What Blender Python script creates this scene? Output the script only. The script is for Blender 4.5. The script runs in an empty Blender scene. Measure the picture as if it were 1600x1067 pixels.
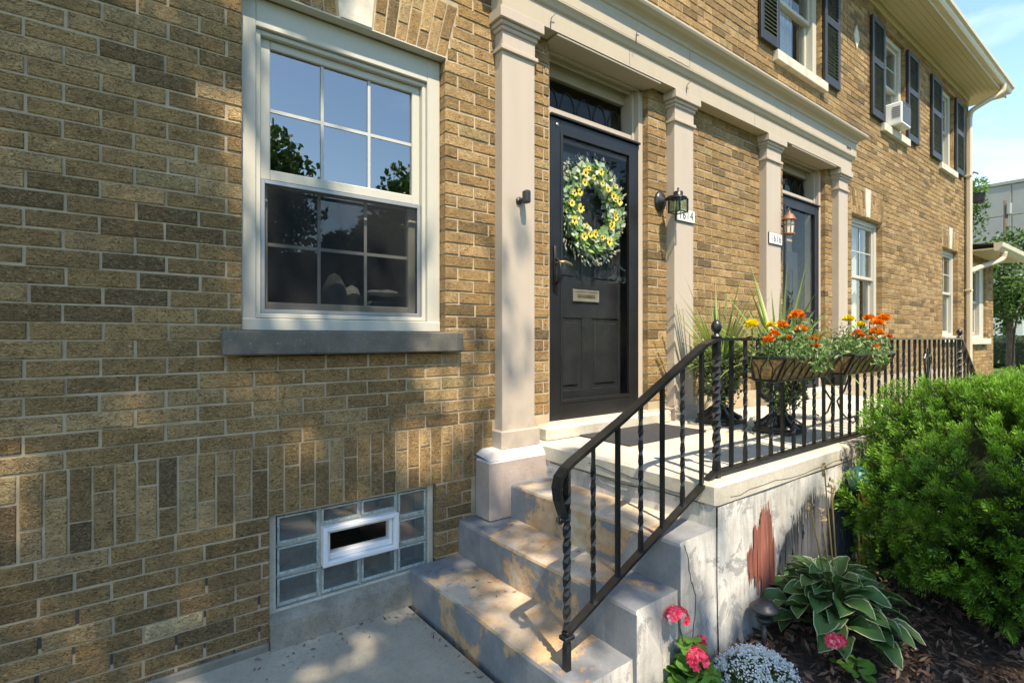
import bpy, math, random
import numpy as np
from mathutils import Vector, Matrix
random.seed(7); RNG = np.random.default_rng(11)
R = math.radians
SC = bpy.context.scene
COL = SC.collection

# ------------------------------------------------------------------ camera
EYE = (0.0, -2.52, 1.38)
YAW = math.atan(830.0 / 1072.0)                       # turned this far to the right of the wall's normal
cd = bpy.data.cameras.new('camera'); cam = bpy.data.objects.new('camera', cd); COL.objects.link(cam)
cam.location = EYE; cam.rotation_euler = (R(90), 0, -YAW)
cd.sensor_width = 36; cd.lens = 830 / 1600 * 36; cd.shift_y = -5.5 / 1600
cd.clip_start = 0.05; cd.clip_end = 600
SC.camera = cam
# ------------------------------------------------------------------ sky, sun, exposure
SUN = Vector((0.125, 0.44, -0.75)).normalized()        # direction the sunlight travels
elev = math.asin(-SUN.z); az = math.atan2(-SUN.x, -SUN.y)
w = bpy.data.worlds.new('World'); SC.world = w; w.use_nodes = True
wn = w.node_tree.nodes; wl = w.node_tree.links
sky = wn.new('ShaderNodeTexSky'); sky.sky_type = 'NISHITA'; sky.sun_disc = False
sky.sun_elevation = elev; sky.sun_rotation = az; sky.air_density = 1.0; sky.dust_density = 0.2; sky.ozone_density = 2.5
wtc = wn.new('ShaderNodeTexCoord'); wmp = wn.new('ShaderNodeMapping'); wmp.inputs['Scale'].default_value = (1.6, 1.6, 6)
wno = wn.new('ShaderNodeTexNoise'); wno.inputs['Scale'].default_value = 2.2; wno.inputs['Detail'].default_value = 7; wno.inputs['Distortion'].default_value = .6
wrp = wn.new('ShaderNodeValToRGB'); wrp.color_ramp.elements[0].position = .56; wrp.color_ramp.elements[1].position = .8
wrp.color_ramp.elements[0].color = (0, 0, 0, 1); wrp.color_ramp.elements[1].color = (.16, .16, .16, 1)
wmx = wn.new('ShaderNodeMixRGB'); wmx.inputs[2].default_value = (7.5, 8.0, 8.6, 1)
bg = wn['Background']; bg.inputs['Strength'].default_value = 0.15
wl.new(wtc.outputs['Generated'], wmp.inputs[0]); wl.new(wmp.outputs[0], wno.inputs['Vector'])
wl.new(wno.outputs[0], wrp.inputs[0]); wl.new(wrp.outputs[0], wmx.inputs[0]); wl.new(sky.outputs[0], wmx.inputs[1])
whs = wn.new('ShaderNodeHueSaturation'); whs.inputs['Saturation'].default_value = 1.12
wl.new(wmx.outputs[0], whs.inputs['Color']); wl.new(whs.outputs[0], bg.inputs['Color'])
sd = bpy.data.lights.new('sun', 'SUN'); sd.energy = 3.05; sd.angle = R(0.53); sd.color = (1.0, .95, .885)
so = bpy.data.objects.new('sun', sd); COL.objects.link(so); so.rotation_euler = SUN.to_track_quat('-Z', 'Y').to_euler(); so.location = (0, -8, 12)
SC.view_settings.view_transform = 'Standard'; SC.view_settings.look = 'None'; SC.view_settings.gamma = 1
SC.view_settings.use_curve_mapping = False; SC.view_settings.exposure = 1.55
SC.view_settings.use_white_balance = True; SC.view_settings.white_balance_temperature = 8100; SC.view_settings.white_balance_tint = 8
SC.cycles.use_denoising = True; SC.cycles.max_bounces = 8; SC.cycles.transparent_max_bounces = 16
SC.cycles.diffuse_bounces = 4; SC.cycles.sample_clamp_indirect = 6; SC.cycles.caustics_reflective = False; SC.cycles.caustics_refractive = False

# ------------------------------------------------------------------ materials
class NT:
    def __init__(s, name):
        s.m = bpy.data.materials.new(name); s.m.use_nodes = True
        s.n = s.m.node_tree.nodes; s.l = s.m.node_tree.links
        s.b = s.n['Principled BSDF']; s.out = s.n['Material Output']
        g = s.n.new('ShaderNodeNewGeometry'); s.pos = g.outputs['Position']; s.nor = g.outputs['Normal']
    def set(s, sock, v):
        if hasattr(v, 'is_output') or isinstance(v, bpy.types.NodeSocket): s.l.new(v, sock)
        elif isinstance(v, (tuple, list)): sock.default_value = tuple(v) + (1,) if len(v) == 3 and sock.type == 'RGBA' else v
        else: sock.default_value = v
    def map(s, scale, vec=None, loc=(0, 0, 0)):
        mp = s.n.new('ShaderNodeMapping'); mp.inputs['Scale'].default_value = scale; mp.inputs['Location'].default_value = loc
        s.l.new(vec or s.pos, mp.inputs[0]); return mp.outputs[0]
    def noise(s, scale, detail=4, rough=.55, vec=None, dist=0, an=None):
        t = s.n.new('ShaderNodeTexNoise'); t.inputs['Scale'].default_value = scale; t.inputs['Detail'].default_value = detail
        t.inputs['Roughness'].default_value = rough; t.inputs['Distortion'].default_value = dist
        s.l.new(s.map(an, vec) if an else (vec or s.pos), t.inputs['Vector']); return t.outputs[0]
    def voro(s, scale, an=None, out='Distance', vec=None):
        t = s.n.new('ShaderNodeTexVoronoi'); t.inputs['Scale'].default_value = scale
        s.l.new(s.map(an, vec) if an else (vec or s.pos), t.inputs['Vector']); return t.outputs[out]
    def ramp(s, x, stops):
        r = s.n.new('ShaderNodeValToRGB'); s.l.new(x, r.inputs[0]); e = r.color_ramp.elements
        while len(e) < len(stops): e.new(.5)
        for k, (p, c) in enumerate(stops):
            e[k].position = p; e[k].color = (c, c, c, 1) if isinstance(c, (int, float)) else tuple(c) + (1,)
        return r.outputs[0]
    def mix(s, f, a, b, mode='MIX'):
        x = s.n.new('ShaderNodeMixRGB'); x.blend_type = mode
        for k, v in enumerate((f, a, b)): s.set(x.inputs[k], v)
        return x.outputs[0]
    def math(s, op, a, b=0.0):
        x = s.n.new('ShaderNodeMath'); x.operation = op; s.set(x.inputs[0], a); s.set(x.inputs[1], b); return x.outputs[0]
    def sep(s, v):
        x = s.n.new('ShaderNodeSeparateXYZ'); s.l.new(v, x.inputs[0]); return x.outputs
    def attr(s, name):
        x = s.n.new('ShaderNodeAttribute'); x.attribute_name = name; return x.outputs['Color']
    def objcol(s):
        x = s.n.new('ShaderNodeObjectInfo'); return x.outputs['Color']
    def bump(s, h, strength=.5, dist=.005):
        x = s.n.new('ShaderNodeBump'); x.inputs['Strength'].default_value = strength; x.inputs['Distance'].default_value = dist
        s.l.new(h, x.inputs['Height']); s.l.new(x.outputs[0], s.b.inputs['Normal']); return x.outputs[0]
    def fin(s, col, rough=.6, metal=0, spec=.5):
        s.set(s.b.inputs['Base Color'], col); s.set(s.b.inputs['Roughness'], rough); s.set(s.b.inputs['Metallic'], metal)
        s.b.inputs['Specular IOR Level'].default_value = spec; return s.m

def plain(name, col, rough=.6, metal=0, var=.12, scale=6, bump=.15, bscale=60, bdist=.003, an=None, spec=.5):
    t = NT(name); n = t.noise(scale, 5, .6, an=an)
    c = t.mix(t.ramp(n, [(.3, 0), (.7, 1)]), tuple(x * (1 - var) for x in col), tuple(min(1, x * (1 + var)) for x in col))
    if bump: t.bump(t.noise(bscale, 4, .6), bump, bdist)
    return t.fin(c, rough, metal, spec)

def brick_mat(name, getter):
    t = NT(name); base = getter(t)
    # rug faced brick: torn horizontal flakes
    warp = t.noise(30, 2, .5)
    v = t.n.new('ShaderNodeVectorMath'); v.operation = 'MULTIPLY_ADD'; t.l.new(t.pos, v.inputs[0]); v.inputs[1].default_value = (1, 1, 1)
    wv = t.n.new('ShaderNodeCombineXYZ'); t.l.new(t.math('MULTIPLY', warp, .012), wv.inputs[2]); t.l.new(t.math('MULTIPLY', t.noise(21, 2), .02), wv.inputs[0]); t.l.new(wv.outputs[0], v.inputs[2])
    fl = t.noise(1, 4, .62, vec=v.outputs[0], an=(66, 66, 135), dist=1.8)
    fine = t.noise(420, 3, .6)
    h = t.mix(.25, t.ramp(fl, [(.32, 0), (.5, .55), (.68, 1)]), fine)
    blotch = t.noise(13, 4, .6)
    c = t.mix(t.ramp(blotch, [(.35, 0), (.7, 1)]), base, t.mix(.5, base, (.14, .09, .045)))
    c = t.mix(t.ramp(fl, [(.36, 1.0), (.50, 0)]), c, t.mix(.8, c, (.04, .028, .012)))  # shade in the hollows between flakes, painted into the colour
    c = t.mix(t.ramp(fl, [(.53, 0), (.68, .75)]), c, t.mix(.5, c, (.66, .50, .28)))  # painted highlights on the raised flakes
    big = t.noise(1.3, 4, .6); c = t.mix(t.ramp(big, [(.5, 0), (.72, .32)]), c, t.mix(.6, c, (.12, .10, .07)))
    c = t.mix(t.ramp(t.noise(34, 4, .7), [(.72, 0), (.77, .4)]), c, (.48, .40, .28))
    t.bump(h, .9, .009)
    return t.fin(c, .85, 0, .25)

def leaf_mat(name, col=None, trans=.3, rough=.5, var=.35):
    t = NT(name); base = t.attr('lc') if col is None else t.mix(t.noise(9, 3), tuple(x * (1 - var) for x in col), tuple(x * (1 + var) for x in col))
    t.fin(base, rough, 0, .35)
    tr = t.n.new('ShaderNodeBsdfTranslucent'); t.set(tr.inputs[0], t.mix(1, base, (1.25, 1.3, .6), 'MULTIPLY'))
    mx = t.n.new('ShaderNodeMixShader'); mx.inputs[0].default_value = trans
    t.l.new(t.b.outputs[0], mx.inputs[1]); t.l.new(tr.outputs[0], mx.inputs[2]); t.l.new(mx.outputs[0], t.out.inputs[0])
    return t.m

def glass_mat(name, tint=(.75, .8, .82), base=.1, gain=1.0, rough=.0, haze=None):
    t = NT(name)
    tr = t.n.new('ShaderNodeBsdfTransparent'); tr.inputs[0].default_value = tint + (1,)
    gl = t.n.new('ShaderNodeBsdfGlossy'); gl.inputs['Roughness'].default_value = rough
    fr = t.n.new('ShaderNodeFresnel'); fr.inputs[0].default_value = 1.5
    f = t.math('MINIMUM', t.math('ADD', t.math('MULTIPLY', fr.outputs[0], gain), base), 1.0)
    gq = t.n.new('ShaderNodeNewGeometry'); f = t.math('MULTIPLY', f, t.math('SUBTRACT', 1.0, gq.outputs['Backfacing']))   # light leaves the pane through its back
    # old panes are never quite flat
    bp = t.n.new('ShaderNodeBump'); bp.inputs['Strength'].default_value = .06; bp.inputs['Distance'].default_value = .01
    t.l.new(t.noise(3.5, 1), bp.inputs['Height']); t.l.new(bp.outputs[0], gl.inputs['Normal'])
    mx = t.n.new('ShaderNodeMixShader'); t.l.new(f, mx.inputs[0]); t.l.new(tr.outputs[0], mx.inputs[1]); t.l.new(gl.outputs[0], mx.inputs[2])
    o = mx.outputs[0]
    if haze:
        df = t.n.new('ShaderNodeBsdfDiffuse'); df.inputs[0].default_value = haze[1] + (1,)
        m2 = t.n.new('ShaderNodeMixShader'); t.set(m2.inputs[0], t.ramp(t.noise(haze[2], 5, .6, dist=1.0), [(.35, haze[0] * .4), (.7, haze[0])]))
        t.l.new(o, m2.inputs[1]); t.l.new(df.outputs[0], m2.inputs[2]); o = m2.outputs[0]
    t.l.new(o, t.out.inputs[0]); t.n.remove(t.b)
    return t.m

MT = {}
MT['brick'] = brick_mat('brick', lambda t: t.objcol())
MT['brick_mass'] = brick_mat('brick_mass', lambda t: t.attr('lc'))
def mortar():
    t = NT('mortar'); n = t.noise(7, 5, .6)
    c = t.mix(t.ramp(n, [(.3, 0), (.7, 1)]), (.33, .26, .178), (.52, .425, .30))
    t.bump(t.noise(160, 4, .7), .6, .004); return t.fin(c, .95, 0, .1)
MT['mortar'] = mortar()
def paint(name, col, chip, chipcol, rough=.45, scale=5, dirt=.25):
    t = NT(name)
    st = t.noise(1, 4, .6, an=(9, 9, 1.1)); c = t.mix(t.ramp(st, [(.4, 0), (.75, dirt)]), col, tuple(x * .72 for x in col))
    n = t.noise(scale, 6, .65); c = t.mix(t.ramp(n, [(chip, 0), (chip + .02, 1)]), c, chipcol)
    zc = t.sep(t.pos)[2]; low = t.math('MULTIPLY', t.ramp(t.math('MULTIPLY', zc, .5), [(.36, 1), (.62, 0)]), t.ramp(t.noise(9, 5, .65), [(.4, 0), (.7, .55)]))
    c = t.mix(low, c, tuple(x * .55 for x in col)); c = t.mix(t.ramp(t.noise(90, 3, .7), [(.70, 0), (.76, .5)]), c, tuple(x * .6 for x in col))
    t.bump(t.mix(.5, t.noise(1, 3, .6, an=(260, 260, 30)), t.noise(14, 3, .5)), .3, .004); return t.fin(c, rough + .1, 0, .3)
MT['trim'] = paint('cream_trim_paint', (.44, .372, .305), .80, (.36, .33, .28))
MT['entab'] = paint('cream_entablature_paint', (.43, .37, .285), .76, (.27, .25, .21), .5, 6)
MT['white'] = paint('white_window_paint', (.47, .455, .395), .9, (.5, .48, .42), .4, 5, .12)
MT['white2'] = plain('white_vinyl', (.72, .73, .74), .4, var=.04, bump=.05)
MT['grille'] = plain('pale_grille_bar', (.43, .43, .40), .5, var=.05, bump=0)
MT['eave'] = paint('cream_eave_paint', (.50, .42, .29), .85, (.4, .36, .3), .5, 5, .15)
MT['stone'] = plain('limestone', (.52, .48, .40), .85, var=.2, scale=7, bump=.4, bscale=90)
MT['darkstone'] = None
def darkstone():
    t = NT('weathered_sill_stone'); n = t.noise(6, 6, .65); st = t.noise(1, 4, an=(14, 14, 2))
    c = t.mix(t.ramp(n, [(.3, 0), (.72, 1)]), (.085, .078, .066), (.165, .152, .13)); c = t.mix(t.ramp(st, [(.55, 0), (.8, .5)]), c, (.21, .20, .185))
    c = t.mix(t.ramp(t.noise(120, 2), [(.66, 0), (.72, .7)]), c, (.34, .33, .3))
    t.bump(t.noise(150, 4, .7), .5, .004); return t.fin(c, .9, 0, .25)
MT['darkstone'] = darkstone()
def concrete(name, a, b, scale=3, speck=.0, crack=False):
    t = NT(name); n = t.noise(scale, 7, .65); c = t.mix(t.ramp(n, [(.3, 0), (.7, 1)]), a, b)
    c = t.mix(t.ramp(t.noise(55, 4, .7), [(.25, .45), (.5, 0)]), c, tuple(x * .55 for x in a))
    if speck: c = t.mix(t.ramp(t.voro(150), [(.12, speck), (.3, 0)]), c, (.08, .07, .06))
    t.bump(t.mix(.5, t.noise(190, 4, .7), t.noise(24, 3)), .4, .005); return t.fin(c, .9, 0, .2)
MT['walk'] = concrete('sidewalk_concrete', (.30, .268, .21), (.43, .39, .315), 2.2)
MT['landing'] = concrete('landing_concrete', (.40, .365, .30), (.58, .54, .46), 4, .18)
MT['aggregate'] = concrete('rough_aggregate', (.20, .18, .145), (.35, .32, .26), 9, .85)
MT['footing'] = concrete('grey_footing', (.16, .145, .115), (.26, .24, .20), 6, .3)
def steps_mat():
    t = NT('worn_painted_step'); z = t.sep(t.nor)[2]; P_ = t.sep(t.pos)
    n1 = t.noise(3.4, 5, .6, dist=.3); n2 = t.noise(9, 6, .65); edge = t.noise(44, 4, .7)
    feet = t.ramp(t.math('MULTIPLY', t.math('ADD', P_[1], 1.25), .8), [(.10, 0), (.26, 1), (.74, 1), (.92, 0)])       # where feet tread
    worn = t.math('ADD', t.math('ADD', t.math('MULTIPLY', n1, .62), t.math('MULTIPLY', t.math('SUBTRACT', edge, .5), .10)), t.math('ADD', t.math('MULTIPLY', feet, .17), t.math('MULTIPLY', z, .11)))
    grey = t.mix(t.ramp(n2, [(.3, 0), (.7, 1)]), (.155, .165, .18), (.23, .24, .25))
    tan = t.mix(t.ramp(t.noise(5, 4, .6), [(.35, 0), (.60, 1)]), (.47, .31, .18), (.53, .455, .365))
    c = t.mix(t.ramp(worn, [(.485, 0), (.50, 1)]), grey, tan)
    c = t.mix(t.ramp(worn, [(.465, 0), (.49, .7), (.515, .7), (.56, 0)]), c, (.47, .28, .135))
    c = t.mix(t.ramp(t.noise(70, 3, .7), [(.3, .5), (.42, 0)]), c, (.15, .13, .11))
    c = t.mix(t.ramp(t.noise(6, 5, .65), [(.58, 0), (.75, .5)]), c, t.mix(.5, c, (.10, .09, .08)))
    t.bump(t.mix(.45, t.ramp(worn, [(.485, 1), (.50, 0)]), t.noise(170, 4, .7)), .5, .004); return t.fin(c, .75, 0, .25)
MT['steps'] = steps_mat()
def stucco():
    t = NT('whitewashed_stucco'); st = t.noise(1, 6, .65, an=(16, 16, 2.2), dist=.3); n = t.noise(5, 6, .65)
    c = t.mix(t.ramp(n, [(.32, 0), (.68, 1)]), (.40, .38, .34), (.66, .645, .61))
    c = t.mix(t.ramp(st, [(.46, 0), (.66, .75)]), c, (.30, .29, .27))
    c = t.mix(t.ramp(t.noise(12, 5, .7), [(.62, 0), (.68, .5)]), c, (.45, .37, .27))
    c = t.mix(t.ramp(t.noise(7, 6, .7, dist=.6), [(.54, 0), (.58, .8)]), c, (.27, .265, .26))
    c = t.mix(t.ramp(t.noise(1, 5, .7, an=(30, 30, 4)), [(.60, 0), (.68, .7)]), c, (.20, .195, .19))
    t.bump(t.mix(.4, t.noise(130, 4, .7), t.noise(16, 3)), .55, .006); return t.fin(c, .9, 0, .2)
MT['stucco'] = stucco()
MT['plinth'] = None
def plinthm():
    t = NT('mauve_plinth_paint'); n = t.noise(8, 6, .65)
    c = t.mix(t.ramp(n, [(.35, 0), (.7, 1)]), (.33, .265, .235), (.40, .335, .30))
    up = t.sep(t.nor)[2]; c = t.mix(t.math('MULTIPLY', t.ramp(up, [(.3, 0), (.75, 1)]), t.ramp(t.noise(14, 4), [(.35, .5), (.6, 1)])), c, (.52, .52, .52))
    c = t.mix(t.ramp(t.noise(26, 5, .7), [(.66, 0), (.7, .8)]), c, (.52, .44, .37))
    t.bump(t.noise(60, 5, .7), .4, .006); return t.fin(c, .8, 0, .3)
MT['plinth'] = plinthm()
MT['red_paint'] = plain('red_brown_primer', (.25, .085, .06), .7, var=.35, scale=18, bump=.3, an=(1, 1, .15))
MT['grey_paint'] = plain('dark_grey_paint', (.085, .09, .10), .7, var=.45, scale=14, bump=.3, an=(1, 1, .12))
MT['crack'] = plain('crack_dark', (.05, .045, .04), .95, bump=0)
MT['iron'] = plain('black_iron_paint', (.012, .012, .013), .33, .0, var=.5, scale=20, bump=.25, bscale=90, spec=.6)
MT['blackpaint'] = plain('black_door_frame', (.011, .0113, .012), .38, 0, var=.3, bump=.06, spec=.4)
MT['doorpaint'] = plain('black_door_paint', (.024, .025, .028), .3, 0, var=.3, bump=.1, spec=.5)
MT['navy'] = plain('dark_navy_door', (.014, .017, .025), .5, 0, var=.3, bump=.08, spec=.3)
MT['brass'] = plain('aged_brass', (.30, .23, .12), .42, .8, var=.3, scale=25, bump=.1)
MT['nickel'] = plain('brushed_mail_slot', (.42, .38, .30), .4, .7, var=.2, bump=.1)
MT['shutter'] = plain('black_shutter', (.015, .016, .018), .5, var=.3, bump=.05)
MT['louver'] = plain('dark_green_louver', (.05, .068, .026), .5, var=.3, bump=.05)
MT['glass'] = glass_mat('window_glass', (.72, .75, .77), .25, 1.0)
MT['glass_dark'] = glass_mat('storm_glass', (.95, .95, .95), .0, .55)
MT['glass_far'] = glass_mat('far_glass', (.88, .9, .9), .07, .9)
MT['screen'] = None
def screen():
    t = NT('insect_screen'); tr = t.n.new('ShaderNodeBsdfTransparent'); df = t.n.new('ShaderNodeBsdfDiffuse'); df.inputs[0].default_value = (.03, .032, .035, 1)
    mx = t.n.new('ShaderNodeMixShader'); mx.inputs[0].default_value = .34
    t.l.new(tr.outputs[0], mx.inputs[1]); t.l.new(df.outputs[0], mx.inputs[2]); t.l.new(mx.outputs[0], t.out.inputs[0]); t.n.remove(t.b); return t.m
MT['screen'] = screen()
MT['glassblock'] = glass_mat('glass_block', (.62, .72, .74), .10, .9, .05, (.17, (.48, .53, .51), 45))
MT['glassrim'] = glass_mat('glass_block_edge', (.7, .8, .8), .14, 1.0, .1, (.75, (.56, .63, .60), 30))
MT['blockback'] = plain('block_dark_inside', (.035, .035, .033), .8, var=.8, scale=12, bump=0)
MT['alum'] = plain('aluminium_frame', (.36, .37, .38), .4, .6, var=.1, bump=.05)
MT['room'] = plain('dim_room_wall', (.16, .15, .135), .9, var=.1, bump=0)
MT['fabric'] = plain('light_fabric', (.62, .60, .55), .9, var=.1, bump=.2)
MT['beige'] = plain('beige_interior', (.42, .35, .25), .8, var=.1, bump=0)
MT['curtain'] = plain('white_curtain', (.6, .61, .6), .85, var=.08, scale=9, bump=.1)
MT['mat'] = plain('black_rubber_mat', (.03, .031, .035), .8, var=.4, scale=60, bump=.9, bscale=130, bdist=.006)
MT['white_tile'] = plain('white_enamel', (.74, .74, .68), .3, var=.04, bump=0)
MT['digit'] = plain('black_enamel', (.015, .015, .015), .4, bump=0)
MT['copper'] = plain('weathered_copper', (.22, .10, .055), .55, .3, var=.4, scale=30, bump=.2)
MT['frost'] = plain('frosted_lamp_glass', (.62, .6, .53), .35, var=.05, bump=0)
MT['lampglass'] = glass_mat('lantern_glass', (.8, .84, .72), .12, 1.0)
MT['coco'] = plain('coco_liner', (.48, .27, .10), .95, var=.55, scale=55, bump=.9, bscale=170, bdist=.008)
MT['soil'] = plain('potting_soil', (.06, .042, .03), .95, var=.4, scale=40, bump=.7)
def mulchm():
    t = NT('mulch_chips'); a = t.attr('lc'); t.bump(t.noise(1, 4, an=(60, 200, 200)), .5, .004); return t.fin(a, .85, 0, .2)
MT['mulch'] = mulchm()
MT['mulchbed'] = plain('mulch_bed', (.075, .048, .034), .95, var=.5, scale=30, bump=.9, bscale=60, bdist=.02)
MT['leaf'] = leaf_mat('leaf'); MT['needle'] = leaf_mat('juniper_spray', trans=.22, rough=.55)
MT['petal'] = leaf_mat('petal', trans=.25, rough=.6)
MT['bark'] = plain('bark', (.10, .075, .055), .95, var=.4, scale=20, bump=.9, bscale=40, bdist=.02, an=(1, 1, .25))
MT['lawn'] = None
def lawn():
    t = NT('lawn'); c = t.mix(t.ramp(t.noise(.6, 5), [(.3, 0), (.7, 1)]), (.06, .115, .025), (.10, .17, .04)); c = t.mix(t.noise(70, 3), c, t.mix(.5, c, (.03, .05, .01)))
    t.bump(t.noise(60, 4, .7), .8, .03); return t.fin(c, .9, 0, .2)
MT['lawn'] = lawn()
def hosta():
    t = NT('hosta_leaf'); uv = t.n.new('ShaderNodeAttribute'); uv.attribute_name = 'lc'; s = t.sep(uv.outputs['Vector'])
    e = t.math('ADD', s[0], t.math('MULTIPLY', t.math('SUBTRACT', t.noise(30, 3), .5), .16))
    ribs = t.n.new('ShaderNodeMath'); ribs.operation = 'SINE'; t.l.new(t.math('MULTIPLY', s[1], 40), ribs.inputs[0])
    g = t.mix(t.noise(12, 3), (.042, .115, .03), (.08, .17, .048))
    c = t.mix(t.ramp(e, [(.81, 0), (.87, 1)]), g, (.46, .49, .30))
    t.bump(ribs.outputs[0], .35, .003); t.fin(c, .42, 0, .4)
    tr = t.n.new('ShaderNodeBsdfTranslucent'); t.set(tr.inputs[0], c); mx = t.n.new('ShaderNodeMixShader'); mx.inputs[0].default_value = .18
    t.l.new(t.b.outputs[0], mx.inputs[1]); t.l.new(tr.outputs[0], mx.inputs[2]); t.l.new(mx.outputs[0], t.out.inputs[0]); return t.m
MT['hosta'] = hosta()
MT['gutter'] = plain('cream_gutter', (.52, .45, .33), .45, var=.06, bump=.04)
MT['roof'] = plain('roof_shingle', (.10, .09, .085), .9, var=.3, scale=20, bump=.6)
MT['acwhite'] = plain('ac_white_plastic', (.68, .69, .68), .45, var=.04, bump=0)
MT['acgrille'] = plain('ac_grille', (.06, .065, .07), .5, var=.2, scale=60, bump=.5)
MT['panel'] = plain('grey_cladding_panel', (.25, .245, .235), .6, var=.08, scale=.6, bump=0)
MT['teal'] = plain('teal_metal_paint', (.02, .10, .11), .4, .3, var=.4, scale=18)
MT['yellowmetal'] = plain('ochre_metal_paint', (.34, .27, .04), .45, .3, var=.4, scale=18)
MT['solar'] = plain('solar_panel', (.05, .055, .065), .25, .0, var=.3, scale=40, bump=0)
MT['blackplastic'] = plain('black_plastic', (.03, .031, .034), .45, var=.2, bump=.05)
MT['asphalt'] = plain('asphalt', (.06, .06, .06), .9, var=.2, scale=4, bump=.5)

# ------------------------------------------------------------------ mesh helpers
class MB:
    def __init__(s): s.v = []; s.f = []
    def add(s, vs, fs):
        o = len(s.v); s.v += [tuple(p) for p in vs]; s.f += [tuple(i + o for i in q) for q in fs]; return s
    def box(s, x0, x1, y0, y1, z0, z1, b=0):
        if not b:
            return s.add([(x, y, z) for x in (x0, x1) for y in (y0, y1) for z in (z0, z1)],
                         [(0, 1, 3, 2), (4, 6, 7, 5), (0, 4, 5, 1), (2, 3, 7, 6), (0, 2, 6, 4), (1, 5, 7, 3)])
        lo = (x0, y0, z0); hi = (x1, y1, z1); vs = []; ix = {}
        for c in range(8):
            sg = [(c >> k) & 1 for k in range(3)]
            for ax in range(3):
                p = [(hi[k] if sg[k] else lo[k]) if k == ax else ((hi[k] - b) if sg[k] else (lo[k] + b)) for k in range(3)]
                ix[c, ax] = len(vs); vs.append(p)
        fs = []
        for ax in range(3):
            u, v = [k for k in range(3) if k != ax]
            for sd_ in (0, 1):
                q = [ix[(sd_ << ax) | (a << u) | (c_ << v), ax] for a, c_ in ((0, 0), (1, 0), (1, 1), (0, 1))]
                fs.append(q)
        for ax in range(3):
            u, v = [k for k in range(3) if k != ax]
            for a in (0, 1):
                for c_ in (0, 1):
                    c0 = (a << u) | (c_ << v); c1 = c0 | (1 << ax)
                    fs.append([ix[c0, u], ix[c1, u], ix[c1, v], ix[c0, v]])
        for c in range(8): fs.append([ix[c, 0], ix[c, 1], ix[c, 2]])
        return s.add(vs, fs)
    def prism(s, poly, axis, a0, a1):
        n = len(poly); mk = {'x': lambda p, a: (a, p[0], p[1]), 'y': lambda p, a: (p[0], a, p[1]), 'z': lambda p, a: (p[0], p[1], a)}[axis]
        vs = [mk(p, a0) for p in poly] + [mk(p, a1) for p in poly]
        return s.add(vs, [tuple(range(n)), tuple(range(2 * n - 1, n - 1, -1))] + [(i, (i + 1) % n, n + (i + 1) % n, n + i) for i in range(n)])
    def ring(s, pts, rad, n=8, cap=True, tw=0, ell=1.0):
        P = [Vector(p) for p in pts]; m = len(P); rs = rad if isinstance(rad, (list, tuple)) else [rad] * m
        o = len(s.v); ref = None
        for i in range(m):
            t = (P[min(i + 1, m - 1)] - P[max(i - 1, 0)]).normalized()
            if ref is None: ref = Vector((0, 1, 0)) if abs(t.y) < .9 else Vector((1, 0, 0))
            a = ref - t * ref.dot(t); a = a.normalized() if a.length > 1e-6 else t.orthogonal().normalized(); ref = a; b = t.cross(a)
            for k in range(n):
                th = 2 * math.pi * (k + .5) / n + tw * i
                s.v.append(tuple(P[i] + (a * math.cos(th) + b * math.sin(th) * ell) * rs[i]))
        for i in range(m - 1):
            for k in range(n):
                s.f.append((o + i * n + k, o + i * n + (k + 1) % n, o + (i + 1) * n + (k + 1) % n, o + (i + 1) * n + k))
        if cap: s.f.append(tuple(o + k for k in range(n - 1, -1, -1))); s.f.append(tuple(o + (m - 1) * n + k for k in range(n)))
        return s
    def bar(s, pts, wy, h):                      # rectangular bar swept in an x-z plane, wy across (along y)
        P = [Vector(p) for p in pts]; m = len(P); o = len(s.v)
        for i in range(m):
            d0 = (P[i] - P[i - 1]).normalized() if i else (P[1] - P[0]).normalized(); d1 = (P[i + 1] - P[i]).normalized() if i < m - 1 else d0
            t = (d0 + d1).normalized(); n_ = Vector((0, 1, 0)).cross(t).normalized(); k = 1 / max(.4, t.dot(d0)); yv = t.cross(n_) * -1
            yv = Vector((0, 1, 0))
            for a, b in ((-.5, -.5), (.5, -.5), (.5, .5), (-.5, .5)): s.v.append(tuple(P[i] + yv * a * wy + n_ * b * h * k))
        for i in range(m - 1):
            for k in range(4): s.f.append((o + i * 4 + k, o + i * 4 + (k + 1) % 4, o + (i + 1) * 4 + (k + 1) % 4, o + (i + 1) * 4 + k))
        s.f.append((o + 3, o + 2, o + 1, o)); e = o + (m - 1) * 4; s.f.append((e, e + 1, e + 2, e + 3)); return s
    def lathe(s, prof, c, n=20, sq=False):
        o = len(s.v); m = len(prof)
        for r, z in prof:
            for k in range(n):
                th = 2 * math.pi * k / n; s.v.append((c[0] + r * math.cos(th), c[1] + r * math.sin(th), c[2] + z))
        for i in range(m - 1):
            for k in range(n): s.f.append((o + i * n + k, o + i * n + (k + 1) % n, o + (i + 1) * n + (k + 1) % n, o + (i + 1) * n + k))
        s.f.append(tuple(o + k for k in range(n - 1, -1, -1))); s.f.append(tuple(o + (m - 1) * n + k for k in range(n))); return s
    def blob(s, c, r, n=10, m=7):
        prof = []
        for i in range(m):
            th = math.pi * i / (m - 1) ; prof.append((max(.001, math.sin(th)), -math.cos(th)))
        o = len(s.v); s.lathe(prof, (0, 0, 0), n)
        for i in range(o, len(s.v)): x, y, z = s.v[i]; s.v[i] = (c[0] + x * r[0], c[1] + y * r[1], c[2] + z * r[2])
        return s
    def mesh(s, name):
        me = bpy.data.meshes.new(name); me.from_pydata(s.v, [], s.f); me.update(); return me
    def build(s, name, mat, parent=None, smooth=False, kind=None):
        me = s.mesh(name); return link(name, me, mat, parent, smooth, kind)

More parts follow.
